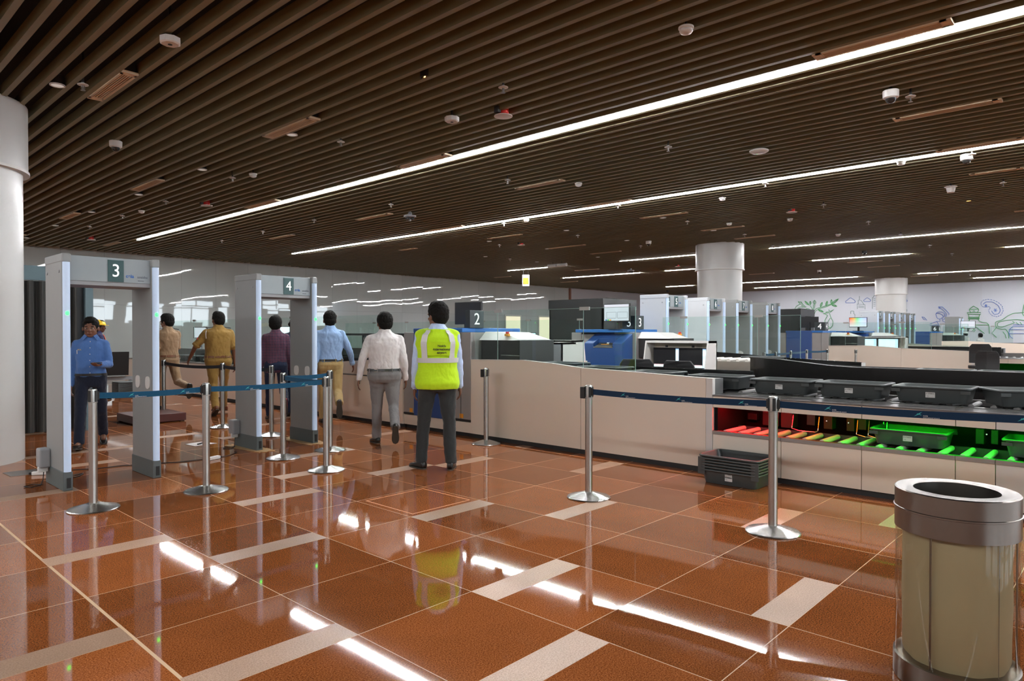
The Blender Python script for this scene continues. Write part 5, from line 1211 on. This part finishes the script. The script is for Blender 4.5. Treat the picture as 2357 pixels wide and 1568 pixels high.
# ================= PEOPLE =================
def rem(o, vox, sm=3, disp=None, dsc=.12, smf=0.5):
    m = o.modifiers.new('remesh', 'REMESH'); m.mode = 'VOXEL'; m.voxel_size = vox; m.use_smooth_shade = True
    if sm: s_ = o.modifiers.new('smooth', 'SMOOTH'); s_.iterations = sm; s_.factor = smf
    if disp:
        tx = bpy.data.textures.new('folds', 'CLOUDS'); tx.noise_scale = dsc; tx.noise_depth = 2
        d = o.modifiers.new('folds', 'DISPLACE'); d.texture = tx; d.strength = disp; d.mid_level = .5
    return o
def dirv(pitch, yaw=0.0):
    """unit vector hanging down, swung forward (+y) by pitch and out (+x) by yaw"""
    return Vector((math.sin(yaw), math.sin(pitch) * math.cos(yaw), -math.cos(pitch) * math.cos(yaw)))
def person(label, x, y, face, S=1.73, skin=M_SKIN, shirt=None, trous=None, hairm=M_HAIR, shoe=M_LEATH, belt=M_LEATH, build=1.0, belly=0.0,
           legs=((0, 0, 3), (0, 0, 3)), arms=((5, 10, 10), (5, 10, 10)), sleeves='long', head=(0, 0), lean=0.0, foot=((0, 0), (0, 0)), untucked=False,
           hair='short', vest=False, helmet=None, phone=False, extra=None, seated=False, lift=0.0):
    """face: heading in degrees, 0 = away from the viewer, + = to the left. legs/arms: (forward swing, bend, outward) for left, right."""
    k = S / 1.75
    root = thing('person', label, 'person', (x, y, 0), AZ - R(90) + R(face)); 
    # ---- skeleton ----
    hipz = .92; sh = .163 * build
    J = {}
    for i, s_ in enumerate((-1, 1)):
        th, kb, ab = legs[i]
        h = Vector((s_ * .092, 0, hipz)); kn = h + dirv(R(th), s_ * R(ab)) * .43; an = kn + dirv(R(th - kb), s_ * R(ab) * .5) * .405
        J['h%d' % i], J['k%d' % i], J['a%d' % i] = h, kn, an
    def up(p, side=0): # lean of the upper body about the hips
        p = Vector(p); q = p - Vector((0, 0, hipz)); return Vector((0, 0, hipz)) + Matrix.Rotation(-R(lean), 3, 'X') @ q
    for i, s_ in enumerate((-1, 1)):
        sw, bd_, out = arms[i]
        s0_ = up((s_ * sh, 0, 1.385)); e = s0_ + dirv(R(sw), s_ * R(out)) * .285
        inw = 0.0
        if len(arms[i]) == 3 or True:
            w_ = e + dirv(R(sw + bd_), s_ * R(out * .45) - (s_ * R(28) if phone and i == 0 else 0)) * .25
        J['s%d' % i], J['e%d' % i], J['w%d' % i] = s0_, e, w_
    # ---- feet ----
    def footvec(i):
        fp, yaw = foot[i]   # toe-down pitch and outward yaw
        s_ = (-1, 1)[i]
        return Matrix.Rotation(-s_ * R(yaw), 3, 'Z') @ Vector((0, math.cos(R(fp)), -math.sin(R(fp))))
    low = 9
    for i in (0, 1):
        f = footvec(i); a = J['a%d' % i]; u = Vector((0, 0, 1)); up_ = (u - f * u.dot(f)).normalized()
        for q in (-.06, .17): low = min(low, (a + f * q - up_ * .085).z)
    dz = -low + lift / k
    for q in J: J[q] = J[q] + Vector((0, 0, dz))
    D = Vector((0, 0, dz)); hz_ = hipz + dz
    Kk = Matrix.Scale(k, 4)
    def U(p): return up(p) + D
    def T(mb_):
        mb_.v = [tuple(Vector(v) * k) for v in mb_.v]; return mb_
    # torso cross sections: (z, half width, half depth, y shift)
    def sec(z):
        P = [(.80, .160, .100, -.01), (.90, .185, .128, -.018), (.98, .176, .112 + belly * .4, -.004 + belly * .3), (1.08, .158, .108 + belly, .004 + belly * .6), (1.20, .168, .114 + belly * .5, .004 + belly * .3), (1.32, .182, .116, -.004), (1.39, .166, .100, -.010), (1.445, .112, .078, -.014), (1.49, .068, .062, -.010), (1.53, .054, .056, -.004)]
        for a, b in zip(P[:-1], P[1:]):
            if a[0] <= z <= b[0]:
                f = (z - a[0]) / (b[0] - a[0]); f = f * f * (3 - 2 * f)
                r_ = [a[q] + (b[q] - a[q]) * f for q in range(1, 4)]
                bb = build if z < 1.42 else 1 + (build - 1) * .4
                return r_[0] * bb, r_[1] * (1 + (bb - 1) * 1.2), r_[2]
        return P[-1][1:]
    def ring(z, off=0.0, n=28, dzz=0.0):
        w, d, ys_ = sec(z); pts = []
        for q in range(n):
            a = 2 * math.pi * q / n; c, s_ = math.cos(a), math.sin(a)
            pts.append(tuple(U(((w + off) * math.copysign(abs(c) ** .85, c), ys_ + (d + off) * math.copysign(abs(s_) ** .9, s_), z + dzz))))
        return pts
    def P3(z, a, off):
        w, d, ys_ = sec(z); c, s_ = math.cos(a), math.sin(a)
        return tuple(U(((w + off) * math.copysign(abs(c) ** .85, c), ys_ + (d + off) * math.copysign(abs(s_) ** .9, s_), z)))
    # ---- body (one continuous skin surface) ----
    b = MB()
    b.loft([ring(z, -.022) for z in (.86, .98, 1.1, 1.22, 1.34, 1.42)])
    hp, ht = head            # turn (deg, + left) and nod
    nb = U((0, -.008, 1.43)); hc = U((0, .022, 1.604)); HM = Matrix.Rotation(R(hp), 3, 'Z') @ Matrix.Rotation(-R(ht), 3, 'X')
    def Hd(p): return hc + HM @ (Vector(p) * 1.12)
    b.capsule(nb, Hd((0, -.02, -.07)), .064, .060, 14)
    def hball(c, rx, ry, rz, n=16, m=11):
        o_ = MB().ball((0, 0, 0), rx, ry, rz, n, m); b_ = [tuple(Hd(Vector(v) + Vector(c))) for v in o_.v]; return b_, o_.f
    for c, rx, ry, rz in (((0, -.008, .018), .076, .096, .098), ((0, .022, -.045), .060, .068, .070), ((0, .050, -.085), .034, .034, .026), ((0, .005, -.06), .066, .062, .045),
                          ((0, .098, -.028), .015, .018, .016), ((0, .092, -.008), .011, .014, .026), ((0, .080, .012), .058, .016, .014), ((.030, .072, -.030), .024, .018, .018), ((-.030, .072, -.030), .024, .018, .018),
                          ((0, .086, -.062), .026, .012, .011), ((.081, -.008, -.018), .010, .020, .031), ((-.081, -.008, -.018), .010, .020, .031)):
        b.add(*hball(c, rx, ry, rz))
    for i, s_ in enumerate((-1, 1)):
        s0_, e, w_ = J['s%d' % i], J['e%d' % i], J['w%d' % i]
        b.capsule(s0_ + Vector((-s_ * .04, 0, -.02)), s0_, .050, .050); b.capsule(s0_, e, .046, .038); b.capsule(e, w_, .038, .026, 12)
        fd = (w_ - e).normalized()
        side = Vector((1, 0, 0)) if not (phone and i == 0) else Vector((0, 1, 0))
        pn = (side - fd * side.dot(fd)).normalized()          # across the palm thickness
        wd = fd.cross(pn).normalized()                        # across the knuckles
        if wd.y < 0: wd = -wd
        if phone and i == 0: wd = Vector((0, 0, 1)).cross(fd).normalized(); pn = Vector((0, 0, 1)); wd = -wd if wd.y > 0 else wd; wd = -wd
        pc = w_ + fd * .05
        # palm
        rr = []
        for f, hw, ht_ in ((-.035, .024, .020), (.0, .032, .017), (.04, .042, .016), (.078, .040, .013), (.088, .030, .008)):
            c = w_ + fd * (f + .012); rr.append([tuple(c + wd * hw * math.cos(2 * math.pi * q / 12) + pn * ht_ * math.sin(2 * math.pi * q / 12)) for q in range(12)])
        b.loft(rr)
        inward = -s_ * (1 if not (phone and i == 0) else 0)
        curl = Vector((inward, 0, 0)) if inward else Vector((0, 0, 1))
        curl = (curl - fd * curl.dot(fd)).normalized()
        for q, (o_, ln) in enumerate(((.032, .070), (.011, .080), (-.011, .075), (-.031, .060))):
            a0 = w_ + fd * .090 + wd * o_; a1 = a0 + (fd * .92 + wd * o_ * 2.2 + curl * (.22 + .05 * q)).normalized() * ln * .52; a2 = a1 + (fd * .72 + curl * (.62 + .08 * q)).normalized() * ln * .48
            b.capsule(a0 - fd * .02, a1, .0095, .0088, 8); b.capsule(a1, a2, .0088, .0072, 8)
        t0 = w_ + fd * .030 + wd * .030; t1 = t0 + (fd * .62 + wd * .75 + curl * .25).normalized() * .038; t2 = t1 + (fd * .95 + wd * .25 + curl * .3).normalized() * .032
        b.capsule(t0, t1, .0125, .0105, 8); b.capsule(t1, t2, .0105, .0085, 8)
        b.capsule(J['h%d' % i], J['k%d' % i], .070, .048); b.capsule(J['k%d' % i], J['a%d' % i], .046, .032)
        f = footvec(i); b.capsule(J['a%d' % i] - Vector((0, 0, .02)), J['a%d' % i] + f * .10 - Vector((0, 0, .03)), .034, .030)
        if phone and i == 0: ph = (w_ + fd * .075 + Vector((0, 0, .030)), fd, wd)
    rem(T(b).build('body', skin, root), .0085 * k, 2)
    # ---- head details ----
    def hb(cs, name, mm, mods=None, par=root, vox=None, sm=2, disp=None, dsc=.02):
        m_ = MB()
        for c, rx, ry, rz in cs:
            v_, f_ = hball(c, rx, ry, rz) if True else None; m_.add(v_, f_)
        o_ = T(m_).build(name, mm, par, smooth=True)
        if vox: rem(o_, vox, sm, disp, dsc)
        return o_
    if hair == 'short' or hair == 'full':
        g = .006 if hair == 'full' else 0
        hb([((0, -.020, .036), .090 + g, .101 + g, .097 + g), ((0, -.046, -.005), .084 + g, .072, .080), ((0, -.056, -.045), .066, .048, .046), ((0, .040, .082), .060 + g, .048, .036), ((0, .01, .10), .06, .07, .034 + g), ((.072, -.012, .022), .012, .028, .034), ((-.072, -.012, .022), .012, .028, .034)], 'hair', hairm, vox=.006 * k, disp=.010 * k, dsc=.022)
    elif hair == 'bald':
        hb([((0, -.045, -.02), .080, .066, .050), ((.070, -.02, .0), .014, .035, .03), ((-.070, -.02, .0), .014, .035, .03)], 'hair', hairm, vox=.006 * k)
    if abs(face) > 60:
        for s_ in (-1, 1):
            e_ = hb([((s_ * .030, .083, .0), .013, .008, .0065)], 'eye', M_EYE)
            hb([((s_ * .030, .0895, -.0005), .0058, .004, .0058)], 'pupil', M_RUB, par=e_)
            hb([((s_ * .031, .088, .020), .019, .007, .0045)], 'eyebrow', hairm)
        hb([((0, .0935, -.062), .022, .008, .0045)], 'lips', mat('lips', (0.16, 0.05, 0.035), .5))
    if helmet is not None:
        m_ = MB(); rr = []
        for q in range(9):
            a = math.pi / 2 * q / 8; r_ = math.cos(a) * 1.0; rr.append([tuple(Hd((.100 * max(r_, .03) * math.cos(2 * math.pi * z / 28), .118 * max(r_, .03) * math.sin(2 * math.pi * z / 28) - .008, .035 + .100 * math.sin(a)))) for z in range(28)])
        m_.loft(rr); o_ = T(m_).build('hard_hat', helmet, root, smooth=True)
        m_ = MB(); m_.loft([[tuple(Hd((.104 * math.cos(a) * q, (.122 + (.045 if math.sin(a) > .5 else .004)) * math.sin(a) * q - .008, .034 + .006 * w))) for a in [2 * math.pi * z / 28 for z in range(28)]] for q, w in ((1.0, 0), (1.0, 1))]); T(m_).build('hat_brim', helmet, o_)
    # ---- shirt ----
    b = MB(); bot = .80 if untucked else .955
    zs = [bot, bot + .03, 1.02, 1.08, 1.15, 1.22, 1.29, 1.35, 1.40, 1.44, 1.468, 1.49]
    b.loft([ring(z, (.016 if z > bot else .010) if z < 1.43 else .010) for z in sorted(set(zs))])
    for i, s_ in enumerate((-1, 1)):
        s0_, e, w_ = J['s%d' % i], J['e%d' % i], J['w%d' % i]
        b.capsule(U((s_ * sh * .42, -.005, 1.412)), s0_ + Vector((0, 0, -.004)), .060, .060, 14)
        if sleeves == 'long':
            b.capsule(s0_ + Vector((0, 0, -.006)), e, .066, .054, 14); b.capsule(e, w_ + (w_ - e).normalized() * .004, .054, .037, 14)
        else:
            mid = s0_.lerp(e, .86 if sleeves == 'short' else 1.0); b.capsule(s0_ + Vector((0, 0, -.006)), mid, .068, .066, 14)
    # collar
    b.loft([ring(1.468, .006), ring(1.488, .014), ring(1.512, .012), ring(1.526, .006)])
    shirt_o = rem(T(b).build('shirt', shirt, root), .012 * k, 3, .022 * k, .085)
    # cuffs
    for i in (0, 1):
        s0_, e, w_ = J['s%d' % i], J['e%d' % i], J['w%d' % i]; d_ = (w_ - e).normalized()
        if sleeves == 'long':
            T(MB().tube([w_ - d_ * .055, w_ - d_ * .05, w_ + d_ * .008, w_ + d_ * .010], [.036, .0405, .0395, .034], 14)).build('cuff', shirt, shirt_o, smooth=True)
        else:
            mid = s0_.lerp(e, .90); d2 = (e - s0_).normalized(); T(MB().tube([mid - d2 * .02, mid - d2 * .018, mid + d2 * .022, mid + d2 * .024], [.064, .070, .069, .060], 14)).build('sleeve_cuff', shirt, shirt_o, smooth=True)
    # ---- trousers ----
    b = MB()
    b.loft([ring(z, o_) for z, o_ in ((.815, .004), (.86, .012), (.92, .014), (.97, .010), (1.0, .006), (1.01, .002))])
    for i, s_ in enumerate((-1, 1)):
        h, kn, an = J['h%d' % i], J['k%d' % i], J['a%d' % i]
        b.capsule(h + Vector((-s_ * .004, -.012, .01)), h.lerp(kn, .25) + Vector((0, -.008, 0)), .100 * build, .092 * build, 16)
        b.capsule(h.lerp(kn, .2), kn, .092 * build, .069, 16); b.capsule(kn, kn.lerp(an, .92), .069, .062, 16)
        d_ = (an - kn).normalized(); b.tube([an - d_ * .12, an - d_ * .0, an + d_ * .022], [.060, .062, .060], 16)
    tr_o = rem(T(b).build('trousers', trous, root), .012 * k, 3, .018 * k, .10)
    if not untucked:
        bt = MB(); bt.loft([ring(.968, .017), ring(.968, .022), ring(1.0, .019), ring(1.0, .014)], cap=False, close=True); T(bt).build('belt', belt, root, smooth=False)
        for a in (R(250), R(290), R(215), R(325)):
            p0, p1 = Vector(P3(.955, a, .029)), Vector(P3(1.008, a, .026)); T(MB().tube([p0, p1], .006, 6)).build('belt_loop', trous, tr_o)
    # ---- shoes ----
    for i, s_ in enumerate((-1, 1)):
        f = footvec(i); a = J['a%d' % i]; u = Vector((0, 0, 1)); up_ = (u - f * u.dot(f)).normalized(); r_ = f.cross(up_).normalized()
        def sole(q, hw, z): 
            c = a + f * q; return c, hw, z
        SEC = [(-.070, .022, .055), (-.060, .032, .070), (-.02, .036, .080), (.04, .040, .062), (.10, .046, .046), (.15, .043, .036), (.185, .030, .026), (.20, .014, .014)]
        rr = []
        for q, hw, hh in SEC:
            c = a + f * q - up_ * .076; n_ = 14
            rr.append([tuple(c + r_ * hw * math.copysign(abs(math.cos(2 * math.pi * z / n_)) ** .7, math.cos(2 * math.pi * z / n_)) + up_ * (hh * .5 + hh * .5 * math.copysign(abs(math.sin(2 * math.pi * z / n_)) ** .7, math.sin(2 * math.pi * z / n_)))) for z in range(n_)])
        so = shoe[i] if isinstance(shoe, tuple) else shoe
        m_ = MB().loft(rr); o_ = T(m_).build('shoe', so, root, smooth=True)
        rr = []
        for z0 in (-.087, -.074):
            rr.append([tuple(a + f * q + r_ * w_ + up_ * z0) for q, w_ in [(-.076, 0), (-.066, .026), (-.03, .034), (.03, .036), (.10, .047), (.15, .045), (.19, .030), (.206, 0), (.19, -.030), (.15, -.045), (.10, -.047), (.03, -.036), (-.03, -.034), (-.066, -.026)]])
        T(MB().loft(rr)).build('sole', M_SOLE, o_)
    # ---- safety vest ----
    if vest:
        b = MB()
        b.loft([ring(z, .040 if z < 1.40 else .030) for z in (.84, .90, .98, 1.06, 1.14, 1.22, 1.30, 1.38, 1.43, 1.462)])
        for i, s_ in enumerate((-1, 1)):
            b.capsule(U((s_ * sh * .35, -.005, 1.405)), U((s_ * sh * .98, 0, 1.392)), .076, .070, 14)
        vo = rem(T(b).build('safety_vest', vest, root), .011 * k, 3, .014 * k, .11)
        def band(z0, z1, a0, a1, off, name, mm, n=24):
            m_ = MB(); rr = []
            for q in range(n + 1):
                a = a0 + (a1 - a0) * q / n; rr.append([P3(z0, a, off), P3(z0, a, off + .006), P3(z1, a, off + .006), P3(z1, a, off)])
            return T(m_.loft(rr)).build(name, mm, vo)
        band(1.115, 1.165, R(0), R(360), .046, 'reflective_belt', M_REFL, 48)
        for ac in (R(238), R(308)):
            m_ = MB(); rr = []
            for q in range(13):
                z = 1.165 + (1.452 - 1.165) * q / 12; rr.append([P3(z, ac - .16, .044 - .006 * q / 12), P3(z, ac - .16, .052 - .004 * q / 12), P3(z, ac + .16, .052 - .004 * q / 12), P3(z, ac + .16, .044 - .006 * q / 12)])
            T(m_.loft(rr)).build('reflective_stripe', M_REFL, vo)
        pk = band(1.19, 1.33, R(248), R(300), .046, 'printed_patch', vest, 12)
        p = Vector(P3(1.255, R(278), .060)) * k
        text('Noida\ninternational\nairport', .034 * k, M_TXTK, vo, (p.x, p.y, p.z), (R(90), 0, 0), 'print', .0012, 'CENTER', font_off=.0006)
        p = Vector(P3(1.29, R(262), .062)) * k
        T(MB().tube([Vector((-.045, -.172, 1.25)) + D, Vector((.0, -.174, 1.31)) + D], .0022, 5)).build('swoosh_print', M_TXTK, vo)
    if phone:
        c, fd, wd = ph
        m_ = MB(); m_.X = Matrix.Translation(c * k) @ Matrix(((wd.x, fd.x, 0, 0), (wd.y, fd.y, 0, 0), (wd.z, fd.z, 1, 0), (0, 0, 0, 1)))
        m_.cbox((0, .0, 0), (.072 * k, .145 * k, .010 * k)); o_ = m_.build('phone', M_LEATH, None); o_.parent = root if False else None
        o_.matrix_world = Matrix.Translation((x, y, 0)) @ Matrix.Rotation(AZ - R(90) + R(face), 4, 'Z')
        tag(o_, 'dark phone held flat in the hand of the man in blue shirt', 'phone')
    if extra: extra(root, k, U, P3, Hd, J, T, shirt_o, D)
    return root
def c3(n, c, folds=.45, fs=7.0, **k_): return cloth(n, c, folds, fs, **k_)
M_REFL = mat('silver reflective tape', (0.62, 0.62, 0.60), 0.35)
C_WHT = c3('white shirt cloth', (0.66, 0.62, 0.61)); C_GRY = c3('grey trouser cloth', (0.20, 0.19, 0.19), .3); C_SKY = c3('pale blue shirt cloth', (0.30, 0.45, 0.70))
C_KHT = c3('tan chino cloth', (0.46, 0.33, 0.14), .3); C_DRK = c3('charcoal trouser cloth', (0.030, 0.033, 0.033), .3); C_VIS = c3('lime safety cloth', (0.52, 0.80, 0.015), .3)
C_OFF = c3('mustard khaki uniform', (0.30, 0.175, 0.042), .4); C_OFF2 = c3('tan khaki uniform', (0.29, 0.185, 0.105), .4); C_BLU = c3('royal blue shirt cloth', (0.075, 0.17, 0.42), .45)
C_NVY = c3('navy trouser cloth', (0.010, 0.014, 0.030), .3); C_JEAN = c3('dark denim', (0.012, 0.020, 0.050), .3); C_WRK = c3('worker navy jacket', (0.03, 0.03, 0.09), .3); C_LBL = c3('light blue office shirt', (0.50, 0.62, 0.86))

def cuffwatch(root, k, U, P3, Hd, J, T, so, D):
    w_, e = J['w0'], J['e0']; d_ = (w_ - e).normalized()
    T(MB().tube([w_ + d_ * .006, w_ + d_ * .03], .032, 12)).build('wristwatch', M_RUB, root, smooth=True)
person('person in yellow-green safety vest and dark trousers standing with back turned', 4.72, 5.46, 6, 1.755, M_SKIN, C_LBL, C_DRK, build=1.06, hair='full',
       legs=((2, 3, 7), (-3, 3, 4)), arms=((-2, 14, 9), (2, 14, 9)), head=(38, 0), foot=((0, 35), (0, 8)), vest=C_VIS)
def eyeglass(root, k, U, P3, Hd, J, T, so, D): pass
person('person in white shirt and grey trousers walking away with one heel raised', 5.33, 7.20, 12, 1.695, M_SKIN, C_WHT, C_GRY, build=1.18, belly=.03, hair='full',
       legs=((6, 6, 1), (-8, 48, 3)), arms=((-10, 14, 20), (-12, 24, 12)), head=(18, 0), foot=((0, 20), (62, 0)), extra=cuffwatch)
person('person in pale blue shirt and tan trousers walking away behind detector 4', 5.93, 9.43, 16, 1.785, M_SKIN, C_SKY, C_KHT, build=1.04, hair='short',
       legs=((10, 6, 1), (-10, 60, 3)), arms=((-18, 14, 8), (4, 26, 26)), head=(4, 0), foot=((0, 10), (72, 0)))
def sneaker(root, *a): pass
M_SNK = mat('red canvas sneaker', (0.45, 0.03, 0.03), .6)
person('person in plaid purple shirt and dark jeans seen through detector 4', 5.56, 10.45, 19, 1.72, M_SKIN2, M_PLAID, C_JEAN, build=.98, hair='full', untucked=True,
       legs=((12, 6, 1), (-12, 58, 4)), arms=((-6, 14, 12), (-6, 14, 10)), head=(-10, 0), foot=((0, 10), (70, 0)), shoe=(M_LEATH, M_SNK))
def officer(root, k, U, P3, Hd, J, T, so, D):
    for s_ in (-1, 1):
        p0, p1 = U((s_ * .085, -.01, 1.478)), U((s_ * .195, -.005, 1.458))
        m_ = MB(); m_.loft([[tuple(p0 + Vector((0, dy, dz_))) for dy, dz_ in ((-.026, 0), (.026, 0), (.026, .010), (-.026, .010))], [tuple(p1 + Vector((0, dy, dz_))) for dy, dz_ in ((-.026, 0), (.026, 0), (.026, .012), (-.026, .012))]])
        T(m_).build('epaulette', M_LEATH, so)
    s0_, e = J['s0'], J['e0']
    pts = []
    for q in range(9):
        a = math.pi * q / 8; c = s0_ + Vector((-.02, -.02 + .0, 0)); pts.append(c + Vector((.02 - .062 * math.sin(a) * .4, -.075 * math.sin(a), .060 - .19 * q / 8)))
    T(MB().tube(pts, .006, 6)).build('lanyard_cord', M_WPLAS, so)
    c = s0_.lerp(e, .45); T(MB().ball(c + Vector((-.064, -.012, 0)), .008, .022, .028, 10, 7)).build('shoulder_badge', M_RED, so, smooth=True)
person('officer in mustard khaki uniform walking away between the posts', 5.28, 11.95, 34, 1.82, M_SKIN, C_OFF, C_OFF, build=1.14, belly=.03, hair='short', belt=M_LEATB, shoe=M_LEATB,
       legs=((-20, 12, 2), (20, 4, 3)), arms=((14, 22, 34), (-14, 22, 10)), sleeves='short', head=(20, 0), foot=((30, 5), (0, -60)), extra=officer)
person('officer in tan khaki uniform half hidden behind detector 3', 4.93, 13.30, 50, 1.79, M_SKIN, C_OFF2, C_OFF2, build=1.02, hair='full', belt=M_LEATB, shoe=M_LEATH,
       legs=((10, 4, 2), (-22, 58, 2)), arms=((-6, 14, 6), (10, 20, 4)), sleeves='short', head=(30, 6), foot=((0, 5), (74, 0)), extra=officer)
def pocket(root, k, U, P3, Hd, J, T, so, D):
    for q in range(6):
        z = 1.42 - q * .082; T(MB().ball(P3(z, R(90), .026), .006, .004, .006, 8, 6)).build('button', M_WPLAS, so)
    m_ = MB().tube([P3(1.31, R(46), .03), P3(1.26, R(46), .032)], .005, 5); T(m_).build('pocket_pen', M_WPLAS, so)
    p = Vector(P3(1.315, R(58), .032)) * k
    text('ACIL', .022 * k, M_YEL, so, (p.x, p.y, p.z), (R(90), 0, R(180) - .2), 'pocket_logo', .001)
    for s_ in (-1, 1):
        q4 = [(1.512, 90 - s_ * 14, .012), (1.512, 90 - s_ * 70, .014), (1.448, 90 - s_ * 52, .034), (1.440, 90 - s_ * 26, .036)]
        m_ = MB(); m_.loft([[P3(z, R(a), o) for z, a, o in q4], [P3(z, R(a), o + .007) for z, a, o in q4]])
        T(m_).build('collar_flap', C_BLU, so)
person('person in royal blue shirt walking towards the viewer holding a phone', 2.66, 9.62, 207, 1.635, M_SKIN, C_BLU, C_NVY, build=.95, belly=.03, hair='short',
       legs=((-16, 14, 2), (14, 4, 3)), arms=((18, 72, 12), (-4, 8, 10)), head=(-4, 5), foot=((22, 5), (-8, 5)), phone=True, extra=pocket)
def hivis(root, k, U, P3, Hd, J, T, so, D):
    for a in (R(60), R(120), R(240), R(300)):
        m_ = MB(); rr = []
        for q in range(10):
            z = 1.0 + .44 * q / 9; rr.append([P3(z, a - .13, .022), P3(z, a - .13, .028), P3(z, a + .13, .028), P3(z, a + .13, .022)])
        T(m_.loft(rr)).build('orange_stripe', M_HVO, so)
M_HVO = mat('orange safety stripe', (0.85, 0.12, 0.05), .5)
person('worker in yellow hard hat and navy jacket behind the man in royal blue', 4.62, 16.2, -50, 1.70, M_SKIN2, C_WRK, C_NVY, hair='short', helmet=M_YEL,
       legs=((6, 3, 2), (-6, 8, 2)), arms=((5, 10, 8), (5, 10, 8)), head=(-20, 4), foot=((0, 5), (0, 5)), extra=hivis)
person('balding person hidden behind the man in pale blue shirt', 6.0, 10.62, 20, 1.72, M_SKIN2, C_JEAN, C_JEAN, hair='bald',
       legs=((8, 4, 2), (-8, 10, 2)), arms=((5, 10, 8), (5, 10, 8)), head=(-30, 18), foot=((0, 5), (0, 5)))
person('distant seated worker with white hard hat near the farthest lane', 37.2, 6.15, 10, 1.50, M_SKIN2, C_WHT, C_GRY, hair='short', helmet=M_WPLAS)
person('distant person with dark hair beyond the far white counter', 37.0, 5.55, 10, 1.42, M_SKIN2, C_WHT, C_GRY, hair='full')
